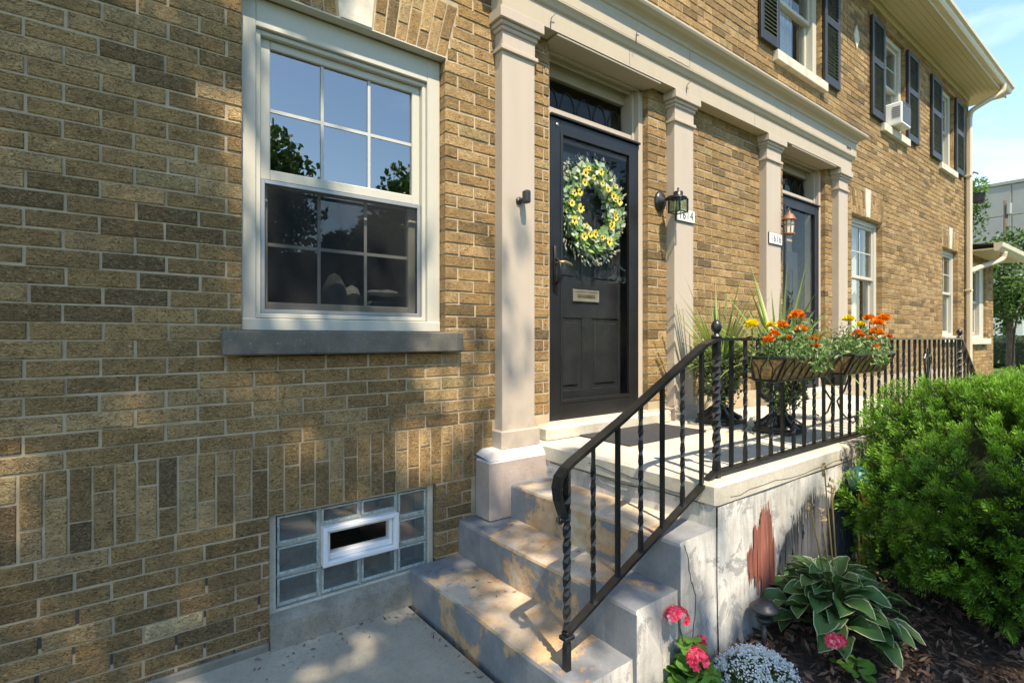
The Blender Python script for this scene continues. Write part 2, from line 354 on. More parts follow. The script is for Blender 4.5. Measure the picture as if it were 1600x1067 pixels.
def fixn(me):
    import bmesh
    bm = bmesh.new(); bm.from_mesh(me); bmesh.ops.recalc_face_normals(bm, faces=bm.faces); bm.to_mesh(me); bm.free()

def link(name, me, mat, parent=None, smooth=False, kind=None, fix=True):
    if mat is not None and not me.materials: me.materials.append(MT[mat] if isinstance(mat, str) else mat)
    if fix: fixn(me)
    if smooth: me.shade_smooth()
    o = bpy.data.objects.new(name, me); COL.objects.link(o)
    if parent is not None:
        o.parent = parent; q = parent; L = Vector((0, 0, 0))
        while q is not None: L += Vector(q.location); q = q.parent
        o.location = -L
    if kind: o['kind'] = kind
    return o
def tag(o, label, cat, group=None, kind=None):
    o['label'] = label; o['category'] = cat
    if group: o['group'] = group
    if kind: o['kind'] = kind
    return o
def thing(name, label, cat, loc=(0, 0, 0), group=None):
    o = bpy.data.objects.new(name, None); COL.objects.link(o); o.location = loc; o.empty_display_size = .1
    return tag(o, label, cat, group)
def struct(o): o['kind'] = 'structure'; return o
def dup(root, shift, label=None):
    def cp(o, par):
        c = o.copy(); COL.objects.link(c); c.parent = par
        for ch in [x for x in bpy.data.objects if x.parent == o]: cp(ch, c)
        return c
    r = cp(root, None); r.location = Vector(root.location) + Vector(shift)
    if label: r['label'] = label
    return r

def leaves(name, C, Dv, Nv, Ln, Wd, cols, mat, parent=None, kind='stuff', fold=.0, tipw=.5):
    """C centres (n,3); Dv length direction; Nv normal; one rhombic leaf each"""
    C = np.asarray(C, float); n = len(C)
    Dv = Dv / np.linalg.norm(Dv, axis=1, keepdims=True); S = np.cross(Dv, Nv); S /= np.linalg.norm(S, axis=1, keepdims=True) + 1e-9
    N2 = np.cross(S, Dv)
    Ln = np.broadcast_to(Ln, (n,))[:, None]; Wd = np.broadcast_to(Wd, (n,))[:, None]
    V = np.stack([C - Dv * Ln * .5, C + S * Wd * .5 + Dv * Ln * (tipw - .5) + N2 * Wd * fold, C + Dv * Ln * .5, C - S * Wd * .5 + Dv * Ln * (tipw - .5) + N2 * Wd * fold], 1).reshape(-1, 3)
    me = bpy.data.meshes.new(name); me.vertices.add(4 * n); me.vertices.foreach_set('co', V.ravel())
    me.loops.add(4 * n); me.loops.foreach_set('vertex_index', np.arange(4 * n, dtype=np.int32))
    me.polygons.add(n); me.polygons.foreach_set('loop_start', np.arange(0, 4 * n, 4, dtype=np.int32))
    me.update(calc_edges=True)
    at = me.attributes.new('lc', 'FLOAT_COLOR', 'FACE'); cc = np.ones((n, 4)); cc[:, :3] = cols; at.data.foreach_set('color', cc.ravel())
    return link(name, me, mat, parent, False, kind, fix=False)
def rcol(n, pal, jit=.2):
    pal = np.asarray(pal, float); c = pal[RNG.integers(0, len(pal), n)]; return c * (1 + RNG.uniform(-jit, jit, (n, 1)))
def runit(n):
    v = RNG.normal(size=(n, 3)); return v / np.linalg.norm(v, axis=1, keepdims=True)
def colattr(me, cols):
    at = me.attributes.new('lc', 'FLOAT_COLOR', 'FACE'); cc = np.ones((len(cols), 4)); cc[:, :3] = cols; at.data.foreach_set('color', cc.ravel())

# ------------------------------------------------------------------ ground
b = MB().box(-250, 350, -250, 350, -.5, -.05); struct(b.build('lawn', 'lawn'))
b = MB()
for i in range(7):
    b.box(-7.42 + 1.24 * i, -7.42 + 1.24 * i + 1.232, -2.9, -.004 if i > 3 else 0.0, -.12, 0.0, .004)
struct(b.build('sidewalk', 'walk'))
nx, ny = 90, 46                                          # mulch bed: an uneven sheet
xs = np.linspace(1.27, 9.5, nx); ys = np.linspace(-3.3, -1.22, ny); vs = []; fs = []
for j in range(ny):
    for i in range(nx):
        h = -.02 + .018 * math.sin(3.1 * xs[i] + 2 * ys[j]) * math.sin(4.3 * ys[j] + xs[i]) + random.uniform(-.006, .006) + .03 * max(0, (ys[j] + 1.7) / .5)
        vs.append((xs[i], ys[j], h if 0 < j < ny - 1 and 0 < i < nx - 1 else h - .05))
for j in range(ny - 1):
    for i in range(nx - 1): a = j * nx + i; fs.append((a, a + 1, a + nx + 1, a + nx))
struct(MB().add(vs, fs).build('mulch_bed', 'mulchbed', smooth=True))
b = MB().box(-60, 120, -16, -9, -.3, -.035); struct(b.build('street', 'asphalt'))
b = MB().box(16, 90, .2, 1.5, -.3, -.03); struct(b.build('path', 'walk'))
b = MB().box(7.6, 90, -2.0, -.8, -.3, -.034); struct(b.build('front_path', 'walk'))

# ------------------------------------------------------------------ the brick house
house = thing('brick_house', 'two storey tan brick row house with cream door surround and black shutters', 'house', (0, 0, 0))
P = .0668; Z0 = .902                                     # course height; top of the upright brick band
XL, XR, ZT = -1.4, 12.3, 5.68
OPEN = [('win', .481, 1.491, 1.303, 2.906), ('base', .594, 1.431, -.1, .59), ('door', 2.249, 3.242, .6, 3.42), ('door', 5.345, 6.335, .6, 3.42),
        ('up', 5.215, 6.225, 4.06, 5.46), ('up', 8.055, 8.94, 4.06, 5.46), ('up', 10.57, 11.36, 4.06, 5.46),
        ('low', 7.06, 8.065, 1.303, 2.87), ('low', 10.72, 11.63, 1.303, 2.85)]
ARCH = [(.481, 1.491, 2.906, 3.215), (7.06, 8.065, 2.87, 3.18), (10.72, 11.63, 2.85, 3.16)]
# wall: mortar face set back behind the bricks, real openings with reveals
def wall_mesh(x0, x1, z0, z1, opens, yf, yb):
    xs = sorted({x0, x1} | {v for o in opens for v in (o[1] - .005, o[2] + .005)}); zs = sorted({z0, z1} | {min(max(v, z0), z1) for o in opens for v in (o[3] - .003, o[4] + .003)})
    hole = lambda x, z: any(o[1] - .005 < x < o[2] + .005 and o[3] - .003 < z < o[4] + .003 for o in opens) or not (x0 < x < x1 and z0 < z < z1)
    m = MB()
    for i in range(len(xs) - 1):
        for j in range(len(zs) - 1):
            a, b_, c, d = xs[i], xs[i + 1], zs[j], zs[j + 1]; mx, mz = (a + b_) / 2, (c + d) / 2
            if hole(mx, mz): continue
            m.add([(a, yf, c), (b_, yf, c), (b_, yf, d), (a, yf, d)], [(0, 1, 2, 3)])
            m.add([(a, yb, c), (b_, yb, c), (b_, yb, d), (a, yb, d)], [(3, 2, 1, 0)])
            if hole(a - 1e-4, mz): m.add([(a, yf, c), (a, yb, c), (a, yb, d), (a, yf, d)], [(3, 2, 1, 0)])
            if hole(b_ + 1e-4, mz): m.add([(b_, yf, c), (b_, yb, c), (b_, yb, d), (b_, yf, d)], [(0, 1, 2, 3)])
            if hole(mx, c - 1e-4): m.add([(a, yf, c), (b_, yf, c), (b_, yb, c), (a, yb, c)], [(0, 1, 2, 3)][:1])
            if hole(mx, d + 1e-4): m.add([(a, yf, d), (b_, yf, d), (b_, yb, d), (a, yb, d)], [(3, 2, 1, 0)])
    return m
wm = wall_mesh(XL, XR, -.2, ZT, OPEN, .0055, .22)
me = wm.mesh('wall'); wall = link('front_wall', me, 'mortar', house, fix=False)

# bricks: list of (corner quad in x-z, colour)
BR = []; OJ = []
TAN = [(.56, .36, .17), (.51, .322, .142), (.48, .296, .127), (.59, .39, .192), (.46, .286, .12)]
BRN = [(.38, .236, .104), (.34, .212, .095), (.405, .25, .107)]
DRK = [(.23, .146, .066), (.26, .165, .07), (.195, .128, .064)]
def bcol(dark=.09, brn=.3, light=.03):
    r = random.random()
    c = random.choice(DRK) if r < dark else random.choice(BRN) if r < dark + brn else (.52, .375, .185) if r > 1 - light else random.choice(TAN)
    k = random.uniform(.88, 1.12); return tuple(x * k for x in c)
def blocked(z0, z1):
    zm = (z0 + z1) / 2; out = []
    for o in OPEN:
        if o[3] < zm < o[4]: out.append((o[1], o[2]))
    for a, c, zl, zh in ARCH:
        if zl < zm < zh: k = .26 * (zm - zl); out.append((a - .008 - k, c + .008 + k))
    if 3.28 < zm < 3.62: out.append((1.80, 6.78))
    if z1 < .74: out.append((1.66, 6.6))
    if zm < .59: out.append((.594 - .002, 1.431 + .002))
    return sorted(out)
def course(z0, z1, phase, x0, x1, L=.21):
    segs = []; cur = x0
    for a, c in blocked(z0, z1):
        if a > cur: segs.append((cur, min(a, x1)))
        cur = max(cur, c)
    if cur < x1: segs.append((cur, x1))
    for a, c in segs:
        if c - a < .03: continue
        cuts = [a]; k = math.floor((a - phase) / L) + 1
        while phase + k * L < c - .03:
            q = phase + k * L
            if q - cuts[-1] > .045: cuts.append(q + random.uniform(-.003, .003))
            k += 1
        cuts.append(c)
        for u, v in zip(cuts[:-1], cuts[1:]):
            g0 = .005 if u > a else .0; g1 = .005 if v < c else .0
            j = lambda: random.uniform(-.0018, .0018); zz0 = z0 + .0045 + j(); zz1 = z1 - .0045 + j()
            if z1 < .42 and u > a and -.6 < u < .6 and random.random() < .3: OJ.append((u, z0, z1))
            BR.append([[(u + g0, zz0 + j()), (v - g1, zz0 + j()), (v - g1, zz1 + j()), (u + g0, zz1 + j())], None])
k = 0; z = Z0
while z < ZT - .02:
    course(z, min(z + P, ZT), (-.105 if k % 2 == 0 else 0.0) + random.uniform(-.008, .008), XL, XR); z += P; k += 1
k = 0; z = .588
while z > -.03:
    course(z - P, z, (.03 if k % 2 == 0 else .135) + random.uniform(-.006, .006), XL, 1.66); z -= P; k += 1
for c in BR: c[1] = bcol()
# clusters of darker bricks at the left, mostly brown ones low down
for q in BR:
    xm = sum(p[0] for p in q[0]) / 4; zm = sum(p[1] for p in q[0]) / 4
    if xm < .5 and math.sin(3.1 * xm + 1.3) * math.sin(4.2 * zm + .6) > .45 and random.random() < .5: q[1] = bcol(.55, .4, 0)
    if zm < .55 and xm < .6: q[1] = bcol(.12, .75, 0)
    if abs(xm - .23) < .1 and abs(zm - .225) < .033 and xm > .12: q[1] = (.78, .60, .34)
# upright band: columns of one and a half bricks, alternately long-short
x = -1.385; i = 0
while x < 1.80:
    a, c = x + .0045, x + .0635; s = .196; zt, zb = Z0 - .004, .594
    hi = (i % 2 == 0); zm = zt - (.098 if hi else s)
    gap = .0045
    for z0, z1 in ((zb, zm - gap), (zm + gap, zt)):
        j = lambda: random.uniform(-.0012, .0012)
        BR.append([[(a + j(), z0 + j()), (c + j(), z0 + j()), (c + j(), z1 + j()), (a + j(), z1 + j())], bcol(.10, .3, .05)])
    x += .068; i += 1
# splayed flat arches with a light keystone
KEYS = []
for ai, (a, c, zl, zh) in enumerate(ARCH):
    mid = (a + c) / 2; h = zh - zl; kw = .082 if ai == 0 else .06; sp = .26 * h; n = 7 if ai == 0 else 6
    KEYS.append([(mid - kw, zl + .004), (mid + kw, zl + .004), (mid + kw + .03, zh + .05), (mid - kw - .03, zh + .05)])
    for sgn in (-1, 1):
        e0, e1 = mid + sgn * (kw + .008), (c if sgn > 0 else a)
        for q in range(n):
            f0, f1 = q / n, (q + 1) / n
            B = lambda f: e0 + (e1 - e0) * f
            T = lambda f: B(f) + sgn * (.03 + (sp - .03) * f)
            lo = (q % 2 == 0); m = .33 if lo else .66
            for t0, t1 in ((0, m), (m, 1)):
                pt = lambda f, t: (B(f) + (T(f) - B(f)) * t, zl + h * t)
                g = .0045
                quad = [pt(f0, t0), pt(f1, t0), pt(f1, t1), pt(f0, t1)]
                cx_ = sum(p[0] for p in quad) / 4; cz_ = sum(p[1] for p in quad) / 4
                quad = [(p[0] - math.copysign(min(g, abs(p[0] - cx_)), p[0] - cx_), p[1] - math.copysign(g, p[1] - cz_)) for p in quad]
                if sgn < 0: quad = [quad[1], quad[0], quad[3], quad[2]]
                BR.append([quad, bcol(.05, .25, .2)])
def brick_geo(quad, yo=0.0, dep=.1, ch=.003, c=(0, 0)):
    cx_ = sum(p[0] for p in quad) / 4; cz_ = sum(p[1] for p in quad) / 4
    ins = [(p[0] - math.copysign(ch, p[0] - cx_), p[1] - math.copysign(ch, p[1] - cz_)) for p in quad]
    tilt = [random.uniform(-.0012, .0012) for _ in range(4)]
    vs = [(p[0] - c[0], yo + t, p[1] - c[1]) for p, t in zip(ins, tilt)] + [(p[0] - c[0], yo + ch, p[1] - c[1]) for p in quad] + [(p[0] - c[0], yo + dep, p[1] - c[1]) for p in quad]
    fs = [(0, 1, 2, 3)]
    for r0 in (0, 4):
        for i in range(4): j = (i + 1) % 4; fs.append((r0 + j, r0 + i, r0 + 4 + i, r0 + 4 + j))
    return vs, fs
def to_px(x, y, z):
    c, s = math.cos(YAW), math.sin(YAW); X = x * c - (y + 2.52) * s; Zd = x * s + (y + 2.52) * c
    return (800 + 830 * X / Zd, 528 - 830 * (z - 1.38) / Zd, Zd) if Zd > .1 else (-9e3, 0, Zd)
rank = []
for q in BR:
    c = (sum(p[0] for p in q[0]) / 4, sum(p[1] for p in q[0]) / 4); u, v, d = to_px(c[0], 0, c[1])
    ar = (max(p[0] for p in q[0]) - min(p[0] for p in q[0])) * (max(p[1] for p in q[0]) - min(p[1] for p in q[0])) * (2.52 / d) / d ** 2
    inside = 8 < u < 1592 and 6 < v < 1061
    hidden = (.40 < c[0] < 1.58 and 1.28 < c[1] < 1.43) or (1.83 < c[0] < 2.07 and c[1] > .7) or (1.3 < c[0] and c[1] < .2)
    vis = -500 < u < 1900 and -420 < v < 1500
    rank.append((ar if inside and not hidden else 0, vis, q, c))
rank.sort(key=lambda t: -t[0])
VAR = {}
def shared(wd, ht):
    key = (round(wd / .004), round(ht / .003))
    if key not in VAR: VAR[key] = []
    if len(VAR[key]) < 3:
        quad = [(-wd / 2, -ht / 2), (wd / 2, -ht / 2), (wd / 2, ht / 2), (-wd / 2, ht / 2)]
        jq = [(p[0] + random.uniform(-.001, .001), p[1] + random.uniform(-.001, .001)) for p in quad]
        m = MB().add(*brick_geo(jq)); me = m.mesh('brick'); me.materials.append(MT['brick']); VAR[key].append(me)
    return random.choice(VAR[key])
mass = MB(); mcols = []
for n_, (ar, vis, q, c) in enumerate(rank):
    if n_ < 300 and ar > 0:
        xs_ = [p[0] for p in q[0]]; zs_ = [p[1] for p in q[0]]
        skew = abs(q[0][0][0] - q[0][3][0]) > .006
        if skew:
            m = MB().add(*brick_geo(q[0], c=c)); me = m.mesh('brick'); me.materials.append(MT['brick'])
        else: me = shared(max(xs_) - min(xs_), max(zs_) - min(zs_))
        o = bpy.data.objects.new('brick', me); COL.objects.link(o); o.parent = wall
        o.location = (c[0], random.uniform(-.0015, .0015), c[1]); o.color = q[1] + (1,)
    elif vis:
        vs, fs = brick_geo(q[0], random.uniform(-.0015, .0015)); mass.add(vs, fs); mcols += [q[1]] * len(fs)
me = mass.mesh('bricks'); colattr(me, mcols); link('brickwork', me, 'brick_mass', wall, kind='stuff', fix=False)
for kq, q in enumerate(KEYS):
    m = MB(); vs, fs = brick_geo(q, -.012 if kq == 0 else -.008, .1, .006); m.add(vs, fs); m.build('keystone', 'stone' if kq else 'stone', house)
m = MB(); dx, dz = .085, .15; cx_, cz_ = 7.186, 4.99
vs, fs = brick_geo([(cx_ - dx, cz_), (cx_, cz_ - dz), (cx_ + dx, cz_), (cx_, cz_ + dz)], -.012, .06, .004); m.add(vs, fs).build('diamond_block', 'stone', house)
m = MB()                                                 # joints that have lost their mortar
for u, a_, c_ in OJ: f_ = random.uniform(.3, .95); m.box(u - .0042, u + .0042, .002, .0075, c_ - (c_ - a_) * f_, c_ - .005)
m.build('open_joint', 'crack', wall, kind='stuff')
# low footing strip under the bricks
MB().box(-1.4, .592, -.012, .1, -.1, .035, .006).build('footing', 'footing', house)

# rooms behind the openings
def room(x0, x1, z0, z1, dep=2.6, y0=.24, mat='room'):
    m = MB(); m.add([(x0, y0, z0), (x1, y0, z0), (x1, y0 + dep, z0), (x0, y0 + dep, z0), (x0, y0, z1), (x1, y0, z1), (x1, y0 + dep, z1), (x0, y0 + dep, z1)],
                    [(0, 1, 2, 3), (7, 6, 5, 4), (3, 2, 6, 7), (0, 3, 7, 4), (2, 1, 5, 6)])
    me = m.mesh('room'); return link('room', me, mat, house, fix=False)
room(-.5, 2.15, .62, 3.2, 3.2); room(.5, 1.5, -.1, .6, 1.0, .23, 'blockback'); room(2.2, 3.3, .6, 3.4, 2.4); room(5.25, 6.45, .6, 3.4, 2.4, .26, 'blockback')
room(4.9, 6.5, 3.8, 5.6); room(7.8, 9.2, 3.8, 5.6); room(10.3, 11.6, 3.8, 5.6); room(6.8, 8.3, .9, 3.1); room(10.5, 11.9, .9, 3.1)

# ------------------------------------------------------------------ windows
def frame_ring(m, x0, x1, z0, z1, w_, y0, y1, b=.004, wb=None, wt=None):
    wb = wb or w_; wt = wt or w_
    m.box(x0, x0 + w_, y0, y1, z0, z1, b); m.box(x1 - w_, x1, y0, y1, z0, z1, b)
    m.box(x0 + w_ - .0015, x1 - w_ + .0015, y0 + .0007, y1 - .0007, z0 + .0005, z0 + wb, b); m.box(x0 + w_ - .0015, x1 - w_ + .0015, y0 + .0007, y1 - .0007, z1 - wt, z1 - .0005, b)
def glazing(par, x0, x1, z0, z1, y, nx_, nz_, mat, gm, bw=.016, bars=True):
    for i in range(nx_):
        for j in range(nz_):
            a = x0 + (x1 - x0) * i / nx_; c = x0 + (x1 - x0) * (i + 1) / nx_; d = z0 + (z1 - z0) * j / nz_; e = z0 + (z1 - z0) * (j + 1) / nz_
            MB().box(a + .0005, c - .0005, y, y + .004, d + .0005, e - .0005).build('pane', gm, par)
    if bars:
        for i in range(1, nx_):
            q = x0 + (x1 - x0) * i / nx_; MB().box(q - bw / 2, q + bw / 2, y - .006, y - .001, z0, z1, .0015).build('muntin', 'grille', par)
        for j in range(1, nz_):
            q = z0 + (z1 - z0) * j / nz_; MB().box(x0, x1, y - .0045, y - .0025, q - bw / 2, q + bw / 2).build('muntin', 'grille', par)
# large window by the steps
m = MB(); y0 = .034
m.box(.481, .549, y0, .20, 1.425, 2.904, .004); m.box(1.412, 1.489, y0, .20, 1.425, 2.904, .004)
m.box(.548, 1.413, y0 + .001, .199, 2.775, 2.9035, .004); m.box(.4815, 1.4885, y0 - .006, .2, 1.413, 1.468, .004)
W = m.build('window', 'white', house)
m = MB(); frame_ring(m, .55, 1.411, 1.47, 2.774, .022, .052, .195, .003); m.build('inner_frame', 'white', W)
m = MB(); frame_ring(m, .573, 1.388, 2.105, 2.752, .046, .078, .118, .004, .05, .04); us = m.build('upper_sash', 'white', W)
glazing(W, .619, 1.342, 2.155, 2.712, .096, 3, 2, 'white2', 'glass')
m = MB(); frame_ring(m, .573, 1.388, 1.493, 2.142, .046, .125, .165, .004, .055, .05); m.build('lower_sash', 'white', W)
glazing(W, .619, 1.342, 1.548, 2.092, .143, 3, 2, 'white2', 'glass')
m = MB(); frame_ring(m, .575, 1.386, 1.494, 2.104, .018, .066, .078, .002); m.build('screen_frame', 'alum', W)
MB().box(.59, 1.371, .0715, .0725, 1.51, 2.09).build('insect_screen', 'screen', W)
MB().box(.40, 1.578, -.052, .2, 1.305, 1.411, .007).build('stone_sill', 'darkstone', W)
MB().box(.478, 1.494, -.006, .05, 2.9045, 2.913, .002).build('lintel_flashing', 'white', W)
W.location.y = .022
for o in W.children:
    if o.name.startswith(('stone_sill', 'lintel')): o.location.y -= .022
# what stands inside that window
ch = thing('armchair', 'pale upholstered chair backs just inside the large white framed window', 'armchair', (.98, .55, .62))
m = MB().blob((1.055, .50, 1.50), (.085, .08, .25), 14, 9); m.build('back_cushion', 'fabric', ch, True)
m = MB().blob((1.165, .52, 1.46), (.085, .07, .23), 14, 9); m.build('cushion', 'fabric', ch, True)
MB().box(.92, 1.24, .44, .95, .63, 1.3, .04).build('seat', 'fabric', ch)
sb = thing('sideboard', 'low pale cabinet with folded cloth behind the right window panes', 'cabinet', (1.42, .6, .62))
MB().box(1.275, 1.53, .46, .8, .63, 1.60, .01).build('body', 'fabric', sb)
m = MB()
for q in range(3): m.blob((1.32 + .08 * q, .55, 1.655), (.06, .06, .018 + .006 * (q % 2)), 10, 5)
m.build('folded_cloth', 'curtain', sb, True)

def small_window(x0, x1, z0, z1, yt, stone=True, nx_=2, curtain=True, sillname='stone_sill', split=.5, mat='white'):
    m = MB(); tw = .085
    frame_ring(m, x0 + .002, x1 - .002, z0, z1 - .002, tw, yt, .2, .004, .05, .07)
    Wn = m.build('window', mat, house)
    zs = z0 + (z1 - z0) * split; a, c = x0 + tw, x1 - tw
    for n_, (d, e, yy) in dict(lower_sash=(z0 + .05, zs + .02, .12), upper_sash=(zs - .02, z1 - .07, .085)).items():
        m = MB(); frame_ring(m, a, c, d, e, .04, yy, yy + .033, .003); m.build(n_, mat, Wn)
        glazing(Wn, a + .04, c - .04, d + .04, e - .04, yy + .015, nx_ if n_ == 'upper_sash' else nx_, 2 if n_ == 'upper_sash' else 1, 'white2', 'glass_far', .014, n_ == 'upper_sash')
    MB().box(x0 - .06, x1 + .06, -.05, .2, z0 - .105, z0 - .002, .006).build(sillname, 'stone', Wn)
    if curtain:
        m = MB(); n = 40
        for q in range(n):
            xa = a + (c - a) * q / n; xb = a + (c - a) * (q + 1) / n; f = lambda v: .27 + .018 * math.sin(v * 75) + .008 * math.sin(v * 31)
            m.add([(xa, f(xa), z0 + .04), (xb, f(xb), z0 + .04), (xb, f(xb), z1 - .05), (xa, f(xa), z1 - .05)], [(0, 1, 2, 3)])
        link('curtain', m.mesh('curtain'), 'curtain', Wn, True, fix=False)
    return Wn
for (kd, x0, x1, z0, z1) in OPEN[4:7]: small_window(x0, x1, 4.165, 5.455, .05)
for (kd, x0, x1, z0, z1) in OPEN[7:9]: small_window(x0, x1, 1.41, z1, .07)
# shutters
def shutter(x0, x1, z0=4.17, z1=5.42):
    m = MB(); y0, y1 = -.042, -.008; s = .055
    m.box(x0, x0 + s, y0, y1, z0, z1, .004); m.box(x1 - s, x1, y0, y1, z0, z1, .004)
    zm = z0 + (z1 - z0) * .56
    for a, c in ((z0, z0 + .085), (zm - .04, zm + .04), (z1 - .07, z1)): m.box(x0 + s - .001, x1 - s + .001, y0 + .001, y1 - .001, a, c, .003)
    sh = m.build('shutter', 'shutter', house); l = MB()
    for a, c in ((z0 + .085, zm - .04), (zm + .04, z1 - .07)):
        n = int((c - a) / .036)
        for q in range(n):
            zz = a + (q + .5) * (c - a) / n
            l.add([(x0 + s, -.038, zz - .015), (x1 - s, -.038, zz - .015), (x1 - s, -.014, zz + .017), (x0 + s, -.014, zz + .017), (x0 + s, -.038, zz - .009), (x1 - s, -.038, zz - .009), (x1 - s, -.014, zz + .023), (x0 + s, -.014, zz + .023)],
                  [(0, 1, 2, 3), (7, 6, 5, 4), (0, 4, 5, 1), (2, 6, 7, 3), (0, 3, 7, 4), (1, 5, 6, 2)])
    l.build('louvers', 'louver', sh, kind='stuff')
for a, c in ((4.85, 5.205), (6.236, 6.63), (7.61, 8.05), (8.948, 9.42), (10.05, 10.562), (11.368, 11.86)): shutter(a, c)
# basement window of glass blocks
m = MB(); frame_ring(m, .594, 1.431, .138, .59, .032, .03, .19, .003, .012, .016); BW = m.build('basement_window', 'landing', house)
cxs = [.628, .828, 1.027, 1.226, 1.400]; zs = [.152, .290, .430, .572]
def gblock(a, c, d, e):
    g = .006; m = MB().box(a + g, c - g, .045, .13, d + g, e - g, .012); o = m.build('glass_block', 'glassblock', BW); nf_ = len(o.data.polygons)
    bm_ = MB(); bm_.v = [tuple(v.co) for v in o.data.vertices]; bm_.f = [tuple(p.vertices) for p in o.data.polygons]
    t_ = .011; bm_.box(a + g, a + g + t_, .0435, .0475, d + g, e - g, .001); bm_.box(c - g - t_, c - g, .0435, .0475, d + g, e - g, .001)
    bm_.box(a + g + t_, c - g - t_, .0438, .0472, d + g, d + g + t_ * 1.5, .001); bm_.box(a + g + t_, c - g - t_, .0438, .0472, e - g - t_ * .8, e - g, .001)
    me_ = bm_.mesh('glass_block'); me_.materials.append(MT['glassblock']); me_.materials.append(MT['glassrim']); fixn(me_)
    for p_ in me_.polygons: p_.material_index = 0 if p_.index < nf_ else 1
    o.data = me_
for i in (0, 3):
    for j in range(3): gblock(cxs[i], cxs[i + 1], zs[j], zs[j + 1])
for i in (1, 2): gblock(cxs[i], cxs[i + 1], zs[0], zs[1]); gblock(cxs[i], cxs[i + 1], .482, zs[3])
m = MB()
for q in (cxs[1], cxs[3]): m.box(q - .006, q + .006, .052, .12, .15, .575)
m.box(cxs[2] - .006, cxs[2] + .006, .052, .12, .15, .284); m.box(cxs[2] - .006, cxs[2] + .006, .052, .12, .486, .575)
for i in (0, 1, 2, 3):
    for q in zs[1:3]:
        if i in (0, 3): m.box(cxs[i], cxs[i + 1], .053, .12, q - .006, q + .006)
m.box(cxs[1], cxs[3], .053, .12, .476, .487); m.box(cxs[1], cxs[3], .053, .12, .283, .292)
m.build('mortar_joint', 'landing', BW)
m = MB(); frame_ring(m, .834, 1.222, .290, .478, .022, .012, .075, .003); m.build('vent_frame', 'white2', BW)
m = MB(); frame_ring(m, .858, 1.198, .313, .456, .016, .038, .09, .003, .03); m.build('hopper_sash', 'white2', BW)
MB().box(.872, 1.184, .06, .064, .34, .442).build('pane', 'glass_dark', BW)
MB().prism([(-.03, .0), (.16, .0), (.16, .145), (.03, .14), (-.022, .112)], 'x', .592, 1.45).build('concrete_sill', 'aggregate', BW)

# ------------------------------------------------------------------ door surround
def pilaster(x0, x1):
    m = MB().box(x0, x1, -.072, .02, .80, 3.10, .004); pl = m.build('pilaster', 'trim', house)
    MB().box(x0 - .022, x1 + .022, -.096, .02, .742, .845, .005).build('base', 'trim', pl)
    m = MB(); m.box(x0 - .016, x1 + .016, -.088, .02, 3.035, 3.06, .003); m.box(x0 + .001, x1 - .001, -.0725, .02, 3.061, 3.15)
    for z0, z1, e in ((3.15, 3.175, .012), (3.175, 3.20, .024), (3.20, 3.262, .042)): m.box(x0 - e, x1 + e, -.072 - e, .02, z0, z1, .003)
    m.build('capital', 'trim', pl)
for a, c in ((1.826, 2.07), (3.468, 3.715), (4.885, 5.155), (6.50, 6.745)): pilaster(a, c)
EX0, EX1 = 1.80, 6.76
def entab(prof, name, par, mat='entab', x0=EX0, x1=EX1, step=True):
    pts = []
    m = MB(); n = len(prof)
    vs = [(x0 - (-p[0] - .105), p[0], p[1]) for p in prof] + [(x1 + (-p[0] - .105), p[0], p[1]) for p in prof]
    fs = [(i, i + 1, n + i + 1, n + i) for i in range(n - 1)]
    vs += [(x0 - (-p[0] - .105), .02, p[1]) for p in prof] + [(x1 + (-p[0] - .105), .02, p[1]) for p in prof]
    fs += [(2 * n + i + 1, 2 * n + i, i, i + 1)[::-1] for i in range(n - 1)] + [(n + i, n + i + 1, 3 * n + i + 1, 3 * n + i) for i in range(n - 1)]
    fs += [(0, n, 3 * n, 2 * n), (n - 1, 2 * n - 1, 4 * n - 1, 3 * n - 1)]
    return m.add(vs, fs).build(name, mat, par)
en = entab([(-.105, 3.262), (-.105, 3.384)], 'architrave', house)
entab([(-.107, 3.3845), (-.118, 3.392), (-.127, 3.412), (-.14, 3.428), (-.14, 3.437)], 'bed_moulding', en)
entab([(-.141, 3.4375), (-.141, 3.573)], 'frieze', en)
entab([(-.142, 3.5735), (-.15, 3.58), (-.158, 3.60), (-.175, 3.615), (-.20, 3.622), (-.225, 3.64), (-.232, 3.655), (-.232, 3.668), (-.03, 3.70)], 'cornice', en)
for xq, y_, za, zb in ((3.56, -.1412, 3.4376, 3.573), (5.2, -.1412, 3.4376, 3.573), (2.9, -.1052, 3.262, 3.384), (4.6, -.1052, 3.262, 3.384)):
    MB().box(xq, xq + .0022, y_ - .0006, y_ + .002, za + .001, zb - .001).build('seam', 'crack', en)
MB().ring([(3.30 + .05 * q, -.1417, 3.442 + .004 * (q % 2)) for q in range(6)], .0014, 4).build('paint_crack', 'crack', en)
for xq, zq in ((2.16, 3.27), (2.92, 3.44), (3.56, 3.27)):          # bent wire hooks left in the frieze
    y = -.112 if zq < 3.3 else -.147
    MB().ring([(xq, y, zq - .03), (xq + .002, y - .004, zq + .05), (xq + .03, y - .02, zq + .085)], .0028, 5).build('wire_hook', 'iron', en)
MB().ring([(6.52, -.146, 3.50), (6.55, -.15, 3.488), (6.58, -.146, 3.50), (6.61, -.15, 3.488), (6.64, -.146, 3.50)], .006, 5).build('scroll_mark', 'footing', en)

